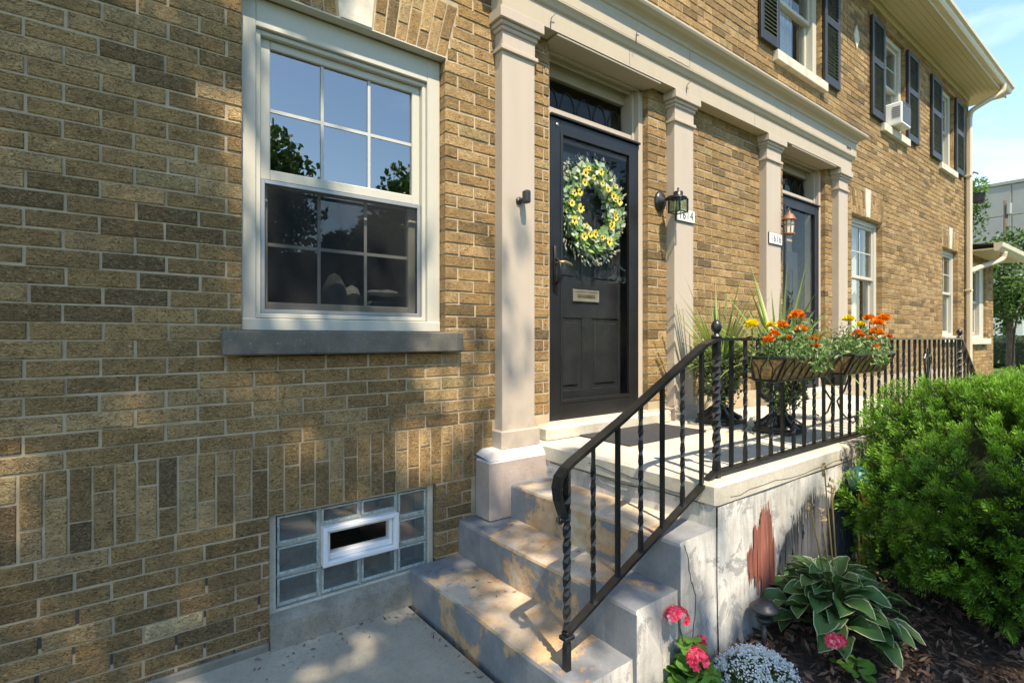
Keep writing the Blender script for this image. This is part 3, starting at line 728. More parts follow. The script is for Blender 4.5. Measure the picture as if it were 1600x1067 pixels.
def niche(x0, x1, side):
    m = MB()
    m.box(x0 - .02, x1 + .02, -.10, .22, 3.245, 3.2615, .003)                       # soffit board
    m.box(x0 - .01, x1 + .01, .105, .125, 3.215, 3.246, .004); m.box(x0 - .01, x1 + .01, .05, .064, 3.228, 3.2455, .003)
    m.box(x0 + .0015, x0 + .05, .05, .2, .84, 3.2445, .003); m.box(x1 - .05, x1 - .0015, .05, .2, .84, 3.2445, .003)     # jamb boards
    m.box(x0 + .05, x0 + .075, .09, .205, 2.86, 3.2425, .003); m.box(x1 - .075, x1 - .05, .09, .205, 2.86, 3.2425, .003)
    m.box(x0 + .0505, x1 - .0505, .10, .206, 2.83, 2.91, .004); m.box(x0 + .076, x1 - .076, .165, .205, 3.15, 3.2435, .003)
    nf = m.build('door_casing', 'trim', house)
    MB().box(x0 + .075, x1 - .075, .185, .189, 2.91, 3.15).build('transom_pane', 'glass_dark', nf)
    m = MB()                                                                          # leaded tracery in the transom
    for q in range(5):
        c = x0 + .17 + (x1 - x0 - .34) * q / 4
        m.ring([(c + .075 * math.cos(t * math.pi / 6), .182, 2.92 + .17 * math.sin(t * math.pi / 6)) for t in range(7)], .0035, 4)
    m.build('leading', 'crack', nf)
    # storm door
    a, c = x0 + .052, x1 - .052
    m = MB(); frame_ring(m, a, c, .845, 2.82, .095, .048, .082, .006, .11, .085); frame_ring(m, a + .09, c - .09, .95, 2.74, .022, .042, .07, .003)
    m.box(a - .004, c + .004, .03, .085, 2.822, 2.838, .003)
    return nf, m, a, c
DOORS = []
nf, m, a, c = niche(2.249, 3.242, 0)
sdoor = m.build('storm_door', 'blackpaint', house)
MB().box(a + .098, c - .098, .060, .064, .955, 2.735).build('glass', 'glass_dark', sdoor)
m = MB(); m.box(a + .028, a + .05, .036, .048, 1.68, 1.98, .003); m.ring([(a + .04, .04, 1.73), (a + .04, .0, 1.75), (a + .04, -.012, 1.82), (a + .04, .0, 1.87), (a + .04, .04, 1.9)], .009, 8)
m.build('handle_plate', 'blackpaint', sdoor, True)
MB().ring([(a + .04, .04, 1.865), (a + .042, -.005, 1.868), (a + .075, -.014, 1.872), (a + .13, -.008, 1.862), (a + .145, -.006, 1.855)], [.012, .011, .010, .009, .006], 8).build('lever', 'brass', sdoor, True)
MB().blob((a + .06, .046, 2.775), (.012, .006, .012), 10, 5).build('bolt', 'alum', sdoor, True)
# inner panelled door
def panel_door(x0, x1, z0, z1, y, mat, par, panels, name='front_door'):
    m = MB().box(x0, x1, y + .008, y + .05, z0, z1)
    xm = (x0 + x1) / 2; s = .11; st = .05
    m.box(x0, x0 + s, y, y + .009, z0, z1, .002); m.box(x1 - s, x1, y, y + .009, z0, z1, .002)
    m.box(xm - st, xm + st, y + .0003, y + .009, z0, z1, .002)
    zz = [z0] + [v for p in panels for v in p] + [z1]
    for i in range(0, len(zz), 2): m.box(x0 + s - .001, x1 - s + .001, y - .0003, y + .0085, zz[i], zz[i + 1], .003)
    for d, e in panels:
        for p, q in ((x0 + s, xm - st), (xm + st, x1 - s)): m.box(p + .03, q - .03, y - .001, y + .0095, d + .03, e - .03, .006)
    return m.build(name, mat, par)
fd = panel_door(2.30, 3.19, .85, 2.83, .152, 'doorpaint', house, [(1.02, 1.52), (1.78, 2.30), (2.42, 2.70)])
m = MB(); frame_ring(m, 2.60, 2.86, 1.635, 1.72, .016, .138, .153, .003); m.box(2.615, 2.845, .142, .152, 1.65, 1.705, .002); m.build('mail_slot', 'nickel', fd)
MB().box(2.64, 2.82, .138, .146, 1.665, 1.69, .003).build('mail_flap', 'brass', fd)
# second entrance
nf, m, a, c = niche(5.345, 6.335, 1)
m.box(a + .1, c - .1, .055, .08, 1.60, 1.66, .004)
sd2 = m.build('storm_door', 'navy', house); sd2['label'] = 'dark blue storm door with a middle rail, number 1616'
sdoor['label'] = 'black full glass storm door, number 1614'
MB().box(a + .098, c - .098, .066, .069, .955, 1.60).build('glass', 'glass_dark', sd2)
MB().box(a + .098, c - .098, .066, .069, 1.66, 2.735).build('glass', 'glass_dark', sd2)
panel_door(5.42, 5.98, .85, 2.30, .14, 'navy', house, [(1.0, 1.45), (1.7, 2.1)])
MB().box(6.08, 6.2, .30, .34, .8, 2.9).build('hall_wall', 'beige', house)
for x0, x1 in ((2.149, 3.40), (5.20, 6.44)):
    m = MB().box(x0, x1, -.10, .2, .74, .838, .018); m.build('threshold', 'landing', house)

# ------------------------------------------------------------------ eaves, gutter, roof
m = MB()
for q in range(6): m.box(XL, 12.78, -.405 + q * .0675, -.405 + q * .0675 + .0655, 5.683, 5.70, .003)
sf = m.build('soffit', 'eave', house)
MB().box(XL, 12.3, -.022, .02, 5.585, 5.682, .004).build('frieze_board', 'eave', house)
MB().box(XL, 12.8, -.425, -.405, 5.66, 5.86, .003).build('fascia', 'eave', house)
gut = MB().prism([(-.43, 5.72), (-.475, 5.72), (-.49, 5.745), (-.50, 5.78), (-.53, 5.80), (-.535, 5.845), (-.52, 5.845), (-.515, 5.815), (-.485, 5.79), (-.43, 5.735)], 'x', XL, 12.82)
gut.build('gutter', 'gutter', house)
MB().add([(XL, -.46, 5.84), (12.86, -.46, 5.84), (10.0, 3.4, 7.9), (XL, 3.4, 7.9), (XL, -.46, 5.80), (12.86, -.46, 5.80), (12.86, 7.0, 5.84), (10, 3.6, 7.9)],
         [(0, 1, 2, 3), (0, 4, 5, 1), (1, 6, 7, 2)]).build('roof', 'roof', house)
MB().add([(12.3, 0, -.2), (12.3, 7, -.2), (12.3, 7, 5.7), (12.3, 0, 5.7)], [(0, 1, 2, 3)]).build('side_wall', 'mortar', house)
MB().box(12.28, 12.8, -.40, 7, 5.684, 5.70).build('side_soffit', 'eave', house)
def spout(pts, r, par, name, ell=.75):
    P_ = [Vector(p) for p in pts]; out = []
    for i in range(len(P_) - 1):
        for k in range(6): out.append(P_[i].lerp(P_[i + 1], k / 6))
    out.append(P_[-1])
    for _ in range(3): out = [out[0]] + [(out[i - 1] + out[i] * 2 + out[i + 1]) / 4 for i in range(1, len(out) - 1)] + [out[-1]]
    m = MB(); m.ring(out, r, 10, ell=ell); return m.build(name, 'gutter', par, True)
ds = spout([(12.30, -.46, 5.74), (12.30, -.46, 5.62), (12.06, -.075, 5.36), (12.05, -.06, 5.2)], .045, house, 'downspout_elbow')
m = MB().box(12.0, 12.10, -.10, -.02, -.02, 5.24, .018); dsp = m.build('downspout', 'gutter', house)
for zz in (4.2, 2.2, .9): MB().box(11.99, 12.11, -.104, -.012, zz, zz + .03, .003).build('strap', 'gutter', dsp)

# ------------------------------------------------------------------ low wing at the far end
WX = 14.46
wopen = [('w', 12.52, 13.86, 1.37, 2.80)]
wg = wall_mesh(12.31, WX, -.2, 2.95, wopen, .06, .27); wing = link('wing_wall', wg.mesh('wing'), 'mortar', house, fix=False)
OLD = OPEN; OPEN = [('w', 12.52, 13.86, 1.25, 2.80)]; keepA = ARCH; ARCH = []; BR2 = BR; BR = []
k = 0; z = 0.0
def blocked(z0, z1):
    zm = (z0 + z1) / 2; return [(12.52, 13.86)] if 1.25 < zm < 2.8 else []
while z < 2.9: course(z, z + P, (0 if k % 2 else .105), 12.31, WX); z += P; k += 1
mw = MB(); cc = []
for q in BR:
    vs, fs = brick_geo(q[0], .05 + random.uniform(-.0015, .0015)); mw.add(vs, fs); cc += [bcol()] * len(fs)
me = mw.mesh('wing_brick'); colattr(me, cc); link('brickwork', me, 'brick_mass', wing, kind='stuff', fix=False)
MB().add([(WX, .05, -.2), (WX, 4, -.2), (WX, 4, 2.95), (WX, .05, 2.95)], [(0, 1, 2, 3)]).build('wing_side_wall', 'mortar', house)
m = MB(); frame_ring(m, 12.522, 13.858, 1.37, 2.798, .30, .09, .25, .004, .06, .12); wwn = m.build('window', 'white', house)
frame = MB(); frame_ring(frame, 12.83, 13.55, 1.44, 2.08, .05, .16, .2, .003); frame_ring(frame, 12.83, 13.55, 2.04, 2.68, .05, .13, .17, .003); frame.build('sash', 'white', wwn)
MB().box(12.87, 13.51, .175, .179, 1.48, 2.05).build('pane', 'glass_far', wwn); MB().box(12.87, 13.51, .145, .149, 2.08, 2.64).build('pane', 'glass_far', wwn)
MB().box(12.46, 13.92, -.02, .25, 1.26, 1.368, .006).build('stone_sill', 'stone', wwn)
room(12.4, 14.3, 1.0, 2.9, 2.0, .30)
MB().box(12.31, 14.82, -.34, 4.0, 2.93, 2.95).build('wing_soffit', 'eave', house)
MB().prism([(-.34, 2.90), (-.40, 2.90), (-.45, 2.97), (-.46, 3.04), (-.34, 3.04)], 'x', 12.31, 14.86).build('wing_gutter', 'gutter', house)
MB().add([(12.31, -.36, 3.03), (14.9, -.36, 3.03), (14.0, 2, 3.25), (12.31, 2, 3.25), (12.31, -.36, 2.99), (14.9, -.36, 2.99), (14.9, 4, 3.03), (14, 2, 3.25)], [(0, 1, 2, 3), (0, 4, 5, 1), (1, 6, 7, 2)]).build('wing_roof', 'gutter', house)
spout([(12.75, -.40, 2.92), (12.75, -.38, 2.78), (12.3, -.12, 2.62), (12.12, -.06, 2.55)], .05, house, 'wing_downspout')
OPEN = OLD

# ------------------------------------------------------------------ concrete stoop
stoop = thing('concrete_stoop', 'worn concrete stoop with grey painted steps rising to the doors', 'stoop', (2.1, -.6, 0))
def rounded_step(x0, x1, y0, z1, name, mat='steps', b=.018, z0=-.1):
    m = MB(); n = 24; ys = np.linspace(y0, .0, n)                 # slightly chipped nosing along its length
    prof = [(0, z0), (0, z1 - b), (b * .3, z1 - b * .3), (b, z1), (x1 - x0, z1), (x1 - x0, z0)]; q = len(prof); vs = []; fs = []
    for i, y in enumerate(ys):
        e = (.004 * math.sin(7 * y + x0 * 9) + random.uniform(-.0025, .0025))
        for k, (dx, zz) in enumerate(prof):
            vs.append((x0 + dx + (e if k in (0, 1, 2, 3) else 0), y - (.0 if i else (-.008 if k in (2, 3, 4) else 0)), zz - (.003 * abs(math.sin(11 * y + z1 * 7)) if k in (2, 3) else 0)))
    for i in range(n - 1):
        for k in range(q): fs.append((i * q + k, i * q + (k + 1) % q, (i + 1) * q + (k + 1) % q, (i + 1) * q + k))
    fs += [tuple(range(q)), tuple((n - 1) * q + k for k in range(q - 1, -1, -1))]
    o = m.add(vs, fs).build(name, mat, stoop); o.data.materials.append(MT['stucco'])
    for p in o.data.polygons:
        if p.normal.y < -.6: p.material_index = 1
    return o
rounded_step(1.280, 1.62, -1.235, .181, 'step'); rounded_step(1.572, 1.90, -1.248, .370, 'step'); rounded_step(1.828, 2.15, -1.2555, .560, 'step')
m = MB().box(2.088, 6.55, -1.258, -.002, .645, .750, .014); m.build('landing', 'landing', stoop)
# stucco side wall with a wandering surface and a broad chamfered corner
n = 60; m = MB(); vs = []; fs = []; zsr = [-.1, .06, .2, .34, .48, .6, .652]
for i in range(n):
    x = 2.094 + (6.54 - 2.094) * i / (n - 1)
    for z in zsr: vs.append((x, -1.2545 - .012 * max(0, .5 - z) + .006 * math.sin(5 * x + 7 * z) * math.sin(3 * z + x), z))
for i in range(n - 1):
    for k in range(len(zsr) - 1): a = i * len(zsr) + k; fs.append((a, a + len(zsr), a + len(zsr) + 1, a + 1))
m.add(vs, fs); m.add([(2.094, -1.25, -.1), (2.094, 0, -.1), (2.094, 0, .652), (2.094, -1.25, .652)], [(0, 1, 2, 3)])
sw = m.build('side_wall', 'stucco', stoop)
for z1, x0, x1 in ((.56, 6.50, 6.80), (.37, 6.7, 7.07), (.18, 6.95, 7.34)): MB().box(x0, x1, -1.22 + z1 * .01, -.003, -.1, z1, .012).build('step', 'steps', stoop)
# brushed paint marks on the side wall
def paint_strokes(name, mat, cols, y):
    m = MB()
    for x, z0, z1 in cols:
        wd = random.uniform(.004, .011); t = random.uniform(-.004, .004); yy = lambda z: y - .012 * max(0, .5 - z) - .0065 - random.uniform(0, .002)
        m.add([(x - wd / 2, yy(z0), z0), (x + wd / 2, yy(z0), z0 + .01), (x + wd / 2 + t, yy(z1), z1 - random.uniform(0, .015)), (x + t, yy(z1), z1 + random.uniform(0, .02)), (x - wd / 2 + t, yy(z1), z1 - random.uniform(0, .02))], [(0, 1, 2, 3, 4)])
    o = link(name, m.mesh(name), mat, stoop, fix=False)
def rp(px0, px1): return px0
S_ = []; x = 2.335; jt = jb = 0
while x < 2.60:
    f = (x - 2.335) / .265
    if random.random() < .35: jt = random.uniform(-.11, .03); jb = random.uniform(-.05, .10)
    top = .40 + .215 * min(1, f / .62) ** .8 - (.2 * (f - .8) / .2 if f > .8 else 0) + jt + random.uniform(-.015, .015); bot = .31 - .36 * f + jb + random.uniform(-.03, .02)
    if random.random() < .86 and top > bot: S_.append((x, max(.0, bot), top))
    x += .0045
paint_strokes('paint_mark', 'red_paint', S_, -1.256)
S_ = []; x = 2.62
while x < 3.62:
    f = (x - 2.62) / 1.0; top = .22 + .34 * min(1, f * 3.2) + .05 * math.sin(17 * x) * random.random() + .05 * math.sin(5.3 * x) - .16 * max(0, math.sin(9 * x)) * random.random() ** 2
    S_.append((x, -.03, top)); x += .0065
paint_strokes('paint_mark', 'grey_paint', S_, -1.2555)
def crack(pts, wd, off, axis='y'):
    m = MB(); o = []
    for (p, q) in zip(pts[:-1], pts[1:]):
        for k in range(5):
            t = k / 5; o.append(tuple(p[i] + (q[i] - p[i]) * t + (random.uniform(-.007, .007) if i != off else 0) for i in range(3)))
    o.append(pts[-1]); m.ring(o, wd, 4); return m.build('crack', 'crack', stoop)
crack([(2.2, -1.258, .675), (2.6, -1.258, .685), (3.0, -1.258, .672), (3.5, -1.258, .68)], .0016, 1)
crack([(1.86, -1.2562, .55), (1.89, -1.2562, .44), (1.93, -1.2562, .33), (1.91, -1.2562, .12)], .0018, 1)
crack([(2.086, -.2, .655), (2.086, -.7, .65), (2.086, -1.2, .655)], .003, 0)
crack([(2.0865, -.5, .70), (2.0865, -.8, .69), (2.0865, -1.1, .675)], .002, 0)
# plinth under the first pilaster
m = MB(); m.box(1.684, 2.165, -.150, .0, .368, .70, .01)
m.add([(1.69, -.145, .699), (2.16, -.145, .699), (2.16, 0, .72), (1.69, 0, .72), (1.735, -.115, .742), (2.16, -.115, .742), (2.16, 0, .747), (1.735, 0, .747)], [(0, 1, 5, 4), (3, 0, 4, 7), (4, 5, 6, 7), (1, 2, 6, 5)])
m.build('pilaster_plinth', 'plinth', stoop)

# ------------------------------------------------------------------ iron railing
YR = -1.19
rail = thing('iron_railing', 'black wrought iron railing with twisted balusters along the stoop edge', 'railing', (2.196, YR, .75))
def yline(x): return -1.12 + (YR + 1.12) * min(1, max(0, (x - 1.33) / .83))
SL = (1.376 - .905) / (2.15 - 1.335)
def top_z(x): return 1.368 if x >= 2.15 else .905 + SL * (x - 1.335)
def bot_z(x): return .775 if x >= 2.17 else .315 + (.775 - .315) / (2.17 - 1.335) * (x - 1.335)
pts = [(1.318, -1.122, .735), (1.306, -1.122, .76), (1.292, -1.121, .80), (1.286, -1.12, .845), (1.296, -1.12, .882), (1.325, -1.12, .908), (1.36, -1.122, .93)] + [(x, yline(x), top_z(x)) for x in (1.6, 1.9, 2.10)] + [(2.17, YR, 1.370), (2.21, YR, 1.374)] + [(x, YR, 1.374) for x in (3, 4.5, 6.10)] + [(6.19, YR, 1.37), (6.24, YR, 1.345), (6.92, YR + .03, .96)]
MB().bar(pts, .043, .014).build('handrail', 'iron', rail)
MB().ring([(1.318, -1.122, .735), (1.312, -1.122, .722), (1.299, -1.122, .718), (1.289, -1.122, .727), (1.291, -1.122, .738), (1.300, -1.122, .740)], .0075, 6).build('scroll', 'iron', rail)
MB().bar([(1.325, -1.12, .308)] + [(x, yline(x), bot_z(x)) for x in (1.6, 1.9, 2.12)] + [(2.18, YR, .777)] + [(x, YR, .777) for x in (3, 4.5, 6.15)] + [(6.25, YR, .76), (6.9, YR + .03, .40)], .034, .012).build('bottom_rail', 'iron', rail)
def baluster(x, y, z0, z1, twist, w=.0085, name='baluster'):
    h = z1 - z0; m = MB(); P_ = []; 
    n = max(6, int(h / .03)); m2 = MB(); o = 0; vs = []; fs = []
    for i in range(n + 1):
        f = i / n; tw = 0
        if twist: tw = max(0, min(1, (f - .12) / .76)) * h * 20
        for k in range(4):
            th = math.pi / 4 + math.pi / 2 * k + tw; r = w * 1.3
            vs.append((x + r * math.cos(th), y + r * math.sin(th), z0 + h * f))
    for i in range(n):
        for k in range(4): fs.append((i * 4 + k, i * 4 + (k + 1) % 4, i * 4 + 4 + (k + 1) % 4, i * 4 + 4 + k))
    fs += [(3, 2, 1, 0), tuple(n * 4 + k for k in range(4))]
    return m.add(vs, fs).build(name, 'iron', rail)
baluster(1.335, -1.12, .175, .905, True, .0125, 'newel_post')
MB().box(1.312, 1.358, -1.14, -1.10, .29, .306, .003).build('collar', 'iron', rail)
for i in range(1, 7):
    x = 1.335 + i * .1255
    if x < 2.12: baluster(x, yline(x), bot_z(x), top_z(x), i % 2 == 1)
baluster(2.196, YR, .74, 1.372, True, .0155, 'corner_post'); baluster(6.18, YR, .74, 1.37, True, .0155, 'corner_post')
for xq in (2.196, 6.18):
    MB().lathe([(.023, 0), (.023, .010), (.012, .016), (.011, .024), (.018, .031), (.0225, .043), (.0235, .055), (.019, .069), (.010, .079), (.003, .083)], (xq, YR, 1.380), 14).build('finial', 'iron', rail, True)
nb = int((6.18 - 2.196) / .1275)
for i in range(1, nb + 1):
    x = 2.196 + i * (6.18 - 2.196) / (nb + 1); baluster(x, YR, .777, 1.37, i % 2 == 0)
for i in range(1, 6):
    x = 6.18 + i * .12; f = (x - 6.24) / .68; baluster(x, YR + .015, .74 - f * .35, 1.345 - f * .385, i % 2 == 0)
def scroll_panel(xc):
    m = MB(); z0 = .80
    for s in (-1, 1):
        m.ring([(xc + s * .02, YR - .012, z0 + .24), (xc + s * .05, YR - .012, z0 + .30), (xc + s * .085, YR - .012, z0 + .37), (xc + s * .09, YR - .012, z0 + .42), (xc + s * .06, YR - .012, z0 + .45), (xc + s * .035, YR - .012, z0 + .43), (xc + s * .045, YR - .012, z0 + .405)], .007, 6)
        m.ring([(xc + s * .02, YR - .012, z0 + .24), (xc + s * .03, YR - .012, z0 + .16), (xc + s * .06, YR - .012, z0 + .10), (xc + s * .075, YR - .012, z0 + .05), (xc + s * .05, YR - .012, z0 + .025), (xc + s * .025, YR - .012, z0 + .045), (xc + s * .04, YR - .012, z0 + .07)], .007, 6)
    m.ring([(xc, YR - .012, z0 + .02), (xc, YR - .012, z0 + .50)], .007, 6); m.box(xc - .03, xc + .03, YR - .022, YR - .004, z0 + .23, z0 + .25)
    m.build('scroll_ornament', 'iron', rail)
scroll_panel(5.21)

# ------------------------------------------------------------------ small fittings
mat_ = MB().box(2.42, 3.21, -.505, -.06, .7505, .762, .004); tag(mat_.build('door_mat', 'mat'), 'black ribbed rubber door mat in front of the black door', 'door mat')
def number_sign(text, x0, x1, z0, z1, y, label):
    t = thing('house_number', label, 'number sign', ((x0 + x1) / 2, y, z0))
    MB().box(x0, x1, y - .014, y, z0, z1, .003).build('plate', 'white_tile', t)
    m = MB(); e = .004; m.box(x0 - .004, x1 + .004, y - .010, y, z0 - .004, z1 + .004, .002); m.build('backing', 'digit', t)
    cu = bpy.data.curves.new('digits', 'FONT'); cu.body = text; cu.size = (z1 - z0) * 1.02; cu.extrude = .0008; cu.align_x = 'CENTER'; cu.align_y = 'CENTER'; cu.space_character = 1.18
    tmp = bpy.data.objects.new('digits', cu); COL.objects.link(tmp); dg = bpy.context.evaluated_depsgraph_get()
    me = bpy.data.meshes.new_from_object(tmp.evaluated_get(dg)); bpy.data.objects.remove(tmp)
    me.transform(Matrix.Translation(((x0 + x1) / 2, y - .0152, (z0 + z1) / 2)) @ Matrix.Rotation(R(90), 4, 'X') @ Matrix.Diagonal((.86, 1, 1, 1)))
    link('digits', me, 'digit', t, fix=False)
number_sign('1614', 3.475, 3.712, 2.282, 2.376, -.0725, 'white number plate 1614 on the pilaster beside the black lantern')
number_sign('1616', 4.91, 5.15, 2.262, 2.362, -.0725, 'white number plate 1616 on the pilaster beside the copper lantern')
ln = thing('wall_lantern', 'black box shaped wall lantern beside the 1614 plate', 'wall lantern', (3.375, 0, 2.40))
m = MB(); prof = [(.062, 0), (.062, .012), (.05, .027), (.025, .034), (.012, .05)]
n = 18; vs = []; fs = []
for r, d in prof:
    for k in range(n): vs.append((3.375 + r * math.cos(2 * math.pi * k / n), -d, 2.42 + r * 1.25 * math.sin(2 * math.pi * k / n)))
for i in range(len(prof) - 1):
    for k in range(n): fs.append((i * n + k, i * n + (k + 1) % n, (i + 1) * n + (k + 1) % n, (i + 1) * n + k))
fs.append(tuple((len(prof) - 1) * n + k for k in range(n))); m.add(vs, fs).build('back_plate', 'iron', ln, True)
LX, LY, LZ = 3.40, -.15, 2.31
MB().ring([(LX, -.03, 2.42), (LX, -.07, 2.445), (LX, LY, 2.44)], .011, 8).build('arm', 'iron', ln, True)
m = MB(); h = .048
for sx in (-1, 1):
    for sy in (-1, 1): m.box(LX + sx * h - .005, LX + sx * h + .005, LY + sy * h - .005, LY + sy * h + .005, LZ, LZ + .105)
for zz in (LZ, LZ + .1): 
    for s in (-1, 1): m.box(LX - h, LX + h, LY + s * h - .0045, LY + s * h + .0045, zz, zz + .008); m.box(LX + s * h - .0045, LX + s * h + .0045, LY - h, LY + h, zz + .0005, zz + .0075)
m.build('cage', 'iron', ln)
for s in (-1, 1):
    MB().box(LX - h + .005, LX + h - .005, LY + s * (h - .003) - .001, LY + s * (h - .003) + .001, LZ + .008, LZ + .1).build('pane', 'lampglass', ln)
    MB().box(LX + s * (h - .003) - .001, LX + s * (h - .003) + .001, LY - h + .005, LY + h - .005, LZ + .008, LZ + .1).build('pane', 'lampglass', ln)
MB().lathe([(.066, 0), (.062, .008), (.034, .02), (.036, .045), (.032, .052), (.008, .058), (.006, .07), (.009, .076), (.002, .084)], (LX, LY, LZ + .106), 16).build('cap', 'iron', ln, True)
MB().lathe([(.008, 0), (.009, .03), (.016, .045), (.018, .062), (.010, .078)], (LX, LY, LZ + .01), 10).build('bulb', 'frost', ln, True)
l2 = thing('wall_lantern', 'weathered copper lantern with frosted panes by the 1616 door', 'wall lantern', (5.25, 0, 2.4))
cx_, cy_ = 5.25, -.105
MB().lathe([(.05, 0), (.052, .01), (.046, .016)], (cx_, cy_, 2.375), 10).build('base_ring', 'copper', l2)
MB().lathe([(.041, .016), (.048, .135)], (cx_, cy_, 2.375), 8).build('frosted_glass', 'frost', l2)
m = MB()
for k in range(8):
    th = 2 * math.pi * k / 8; m.ring([(cx_ + .043 * math.cos(th), cy_ + .043 * math.sin(th), 2.385), (cx_ + .050 * math.cos(th), cy_ + .050 * math.sin(th), 2.515)], .0045, 4)
m.ring([(cx_ + .047 * math.cos(k * math.pi / 8), cy_ + .047 * math.sin(k * math.pi / 8), 2.47) for k in range(17)], .004, 4)
m.build('ribs', 'copper', l2)
MB().lathe([(.062, 0), (.066, .008), (.06, .016), (.045, .045), (.028, .066), (.014, .075), (.012, .088), (.003, .092)], (cx_, cy_, 2.51), 14).build('cap', 'copper', l2, True)
MB().ring([(cx_ + .014 * math.cos(t * math.pi / 5), cy_, 2.618 + .016 * math.sin(t * math.pi / 5)) for t in range(11)], .003, 5).build('hanging_ring', 'brass', l2)
MB().ring([(cx_, 0, 2.47), (cx_, -.03, 2.475), (cx_, -.06, 2.45)], .009, 6).build('bracket', 'copper', l2)
MB().box(cx_ - .03, cx_ + .03, -.012, .0, 2.41, 2.53, .003).build('back_plate', 'copper', l2)
sl = thing('spotlight', 'small black spotlight clamped to the first cream pilaster', 'spotlight', (1.955, -.072, 2.19))
MB().ring([(1.945, -.072, 2.185), (1.945, -.082, 2.185)], .022, 12).build('mount', 'blackplastic', sl, True)
MB().ring([(1.945, -.08, 2.185), (1.955, -.11, 2.195)], .008, 8).build('stem', 'blackplastic', sl)
MB().box(1.945, 1.983, -.145, -.098, 2.165, 2.24, .008).build('head', 'blackplastic', sl)
ac = thing('window_air_conditioner', 'white window air conditioner in the upper middle window', 'air conditioner', (8.5, -.1, 4.17))
MB().box(8.25, 8.60, -.16, .1, 4.18, 4.47, .012).build('case', 'acwhite', ac)
m = MB()
for q in range(11): m.box(8.27, 8.58, -.164, -.158, 4.215 + q * .025, 4.228 + q * .025)
m.build('grille', 'acgrille', ac)
m = MB()
for q in range(6): m.box(8.246, 8.251, -.14, -.05, 4.40 - q * .025, 4.41 - q * .025)
m.build('side_louver', 'acgrille', ac)
MB().box(8.145, 8.85, .10, .118, 4.5, 4.53).build('top_rail', 'acwhite', ac)

# ------------------------------------------------------------------ plants and garden things
GREEN = [(.05, .11, .025), (.07, .15, .035), (.09, .19, .05), (.045, .09, .02)]
def blade(m, base, d, L, w_, droop, n=9):
    """an arching strap leaf; keeps its faces in one list"""
    d = Vector(d).normalized(); hz = Vector((d.x, d.y, 0)); hz = hz.normalized() if hz.length > .01 else Vector((1, 0, 0)); side = hz.cross(Vector((0, 0, 1))).normalized()
    vs = []; p = Vector(base); dr = d.copy()
    for i in range(n + 1):
        f = i / n; ww = w_ * (1 - f ** 2.2) * (.75 + .5 * min(1, f * 4) * (1 - f)) + .0006
        nn = side.cross(dr); vs += [p - side * ww * .5 + nn * ww * .12, p + side * ww * .5 + nn * ww * .12]
        p = p + dr * (L / n); dr = (dr + Vector((0, 0, -1)) * droop * (f + .15) / n + hz * droop * .25 / n).normalized()
    m.add(vs, [(2 * i, 2 * i + 1, 2 * i + 3, 2 * i + 2) for i in range(n)])
def spike_plant(c, nbl, Lr, label, seed, wd=.021):
    random.seed(seed); t = thing('spike_plant', label, 'plant', c, 'spiky plants in the urns')
    pal = [(.16, .24, .07), (.22, .30, .09), (.11, .18, .055), (.30, .36, .15)]
    for k in range(nbl):
        m = MB(); th = random.uniform(0, 2 * math.pi); f = random.random() ** .8; el = R(88 - 62 * f)
        L = random.uniform(*Lr) * (1 - .2 * f); d = (math.cos(th) * math.cos(el), math.sin(th) * math.cos(el), math.sin(el))
        blade(m, (c[0] + .02 * math.cos(th), c[1] + .02 * math.sin(th), c[2] - .02), d, L, random.uniform(.8, 1.25) * wd, random.uniform(.1, .9) * f * 2)
        me = m.mesh('leaf'); col = random.choice(pal); kk = random.uniform(.8, 1.2); colattr(me, [tuple(x * kk for x in col)] * len(me.polygons)); link('leaf', me, 'leaf', t, True, fix=False)
    return t
def puff(name, c, r, n, size, pal, parent, kind='stuff', mat='leaf', asp=.45, up=.4):
    v = runit(n); rr = RNG.uniform(.35, 1, (n, 1)) ** .6; C = np.asarray(c) + v * rr * np.asarray(r)
    D = v * .6 + runit(n) * .8 + np.array([0, 0, up]); N = runit(n) + np.array([0, -.3, .9])
    Ln = RNG.uniform(.6, 1.3, n) * size
    return leaves(name, C, D, N, Ln, Ln * asp, rcol(n, pal, .3), mat, parent, kind)
def flower_head(name, c, r, col, parent, n=46, flat=.7, core=None):
    v = runit(n); v[:, 2] = np.abs(v[:, 2]) * .9 - .1; C = np.asarray(c) + v * np.array([r, r, r * flat]) * RNG.uniform(.55, .95, (n, 1))
    D = v + runit(n) * .35; cols = np.asarray(col) * (1 + RNG.uniform(-.3, .2, (n, 1)))
    if core is not None: q = np.linalg.norm(v[:, :2], axis=1) < .45; cols[q] = np.asarray(core)
    return leaves(name, C, D, v + runit(n) * .3, r * .8, r * .6, cols, 'petal', parent, None)
# urns on the landing
def urn(c, label):
    u = thing('urn', label, 'urn', c, 'black urns on the landing')
    m = MB(); m.box(c[0] - .125, c[0] + .125, c[1] - .125, c[1] + .125, c[2] + .001, c[2] + .03, .006); m.build('base_plate', 'iron', u)
    MB().lathe([(.155, .03), (.15, .045), (.12, .06), (.085, .085), (.055, .12), (.042, .16), (.05, .175), (.045, .185)], c, 24).build('foot', 'iron', u, True)
    n = 24; m = MB().lathe([(.045, .185), (.075, .195), (.12, .23), (.145, .28), (.148, .33), (.135, .375), (.14, .40), (.17, .425), (.185, .435), (.18, .445), (.15, .44), (.125, .41)], c, n)
    m.build('bowl', 'iron', u, True)
    m = MB()
    for k in range(12):
        th = 2 * math.pi * k / 12; m.ring([(c[0] + r * math.cos(th), c[1] + r * math.sin(th), c[2] + z) for r, z in ((.154, .046), (.124, .062), (.09, .087), (.06, .12))], [.012, .011, .009, .005], 5)
    m.build('fluting', 'iron', u)
    MB().lathe([(.01, .405), (.125, .412)], c, 16).build('soil', 'soil', u)
    return u
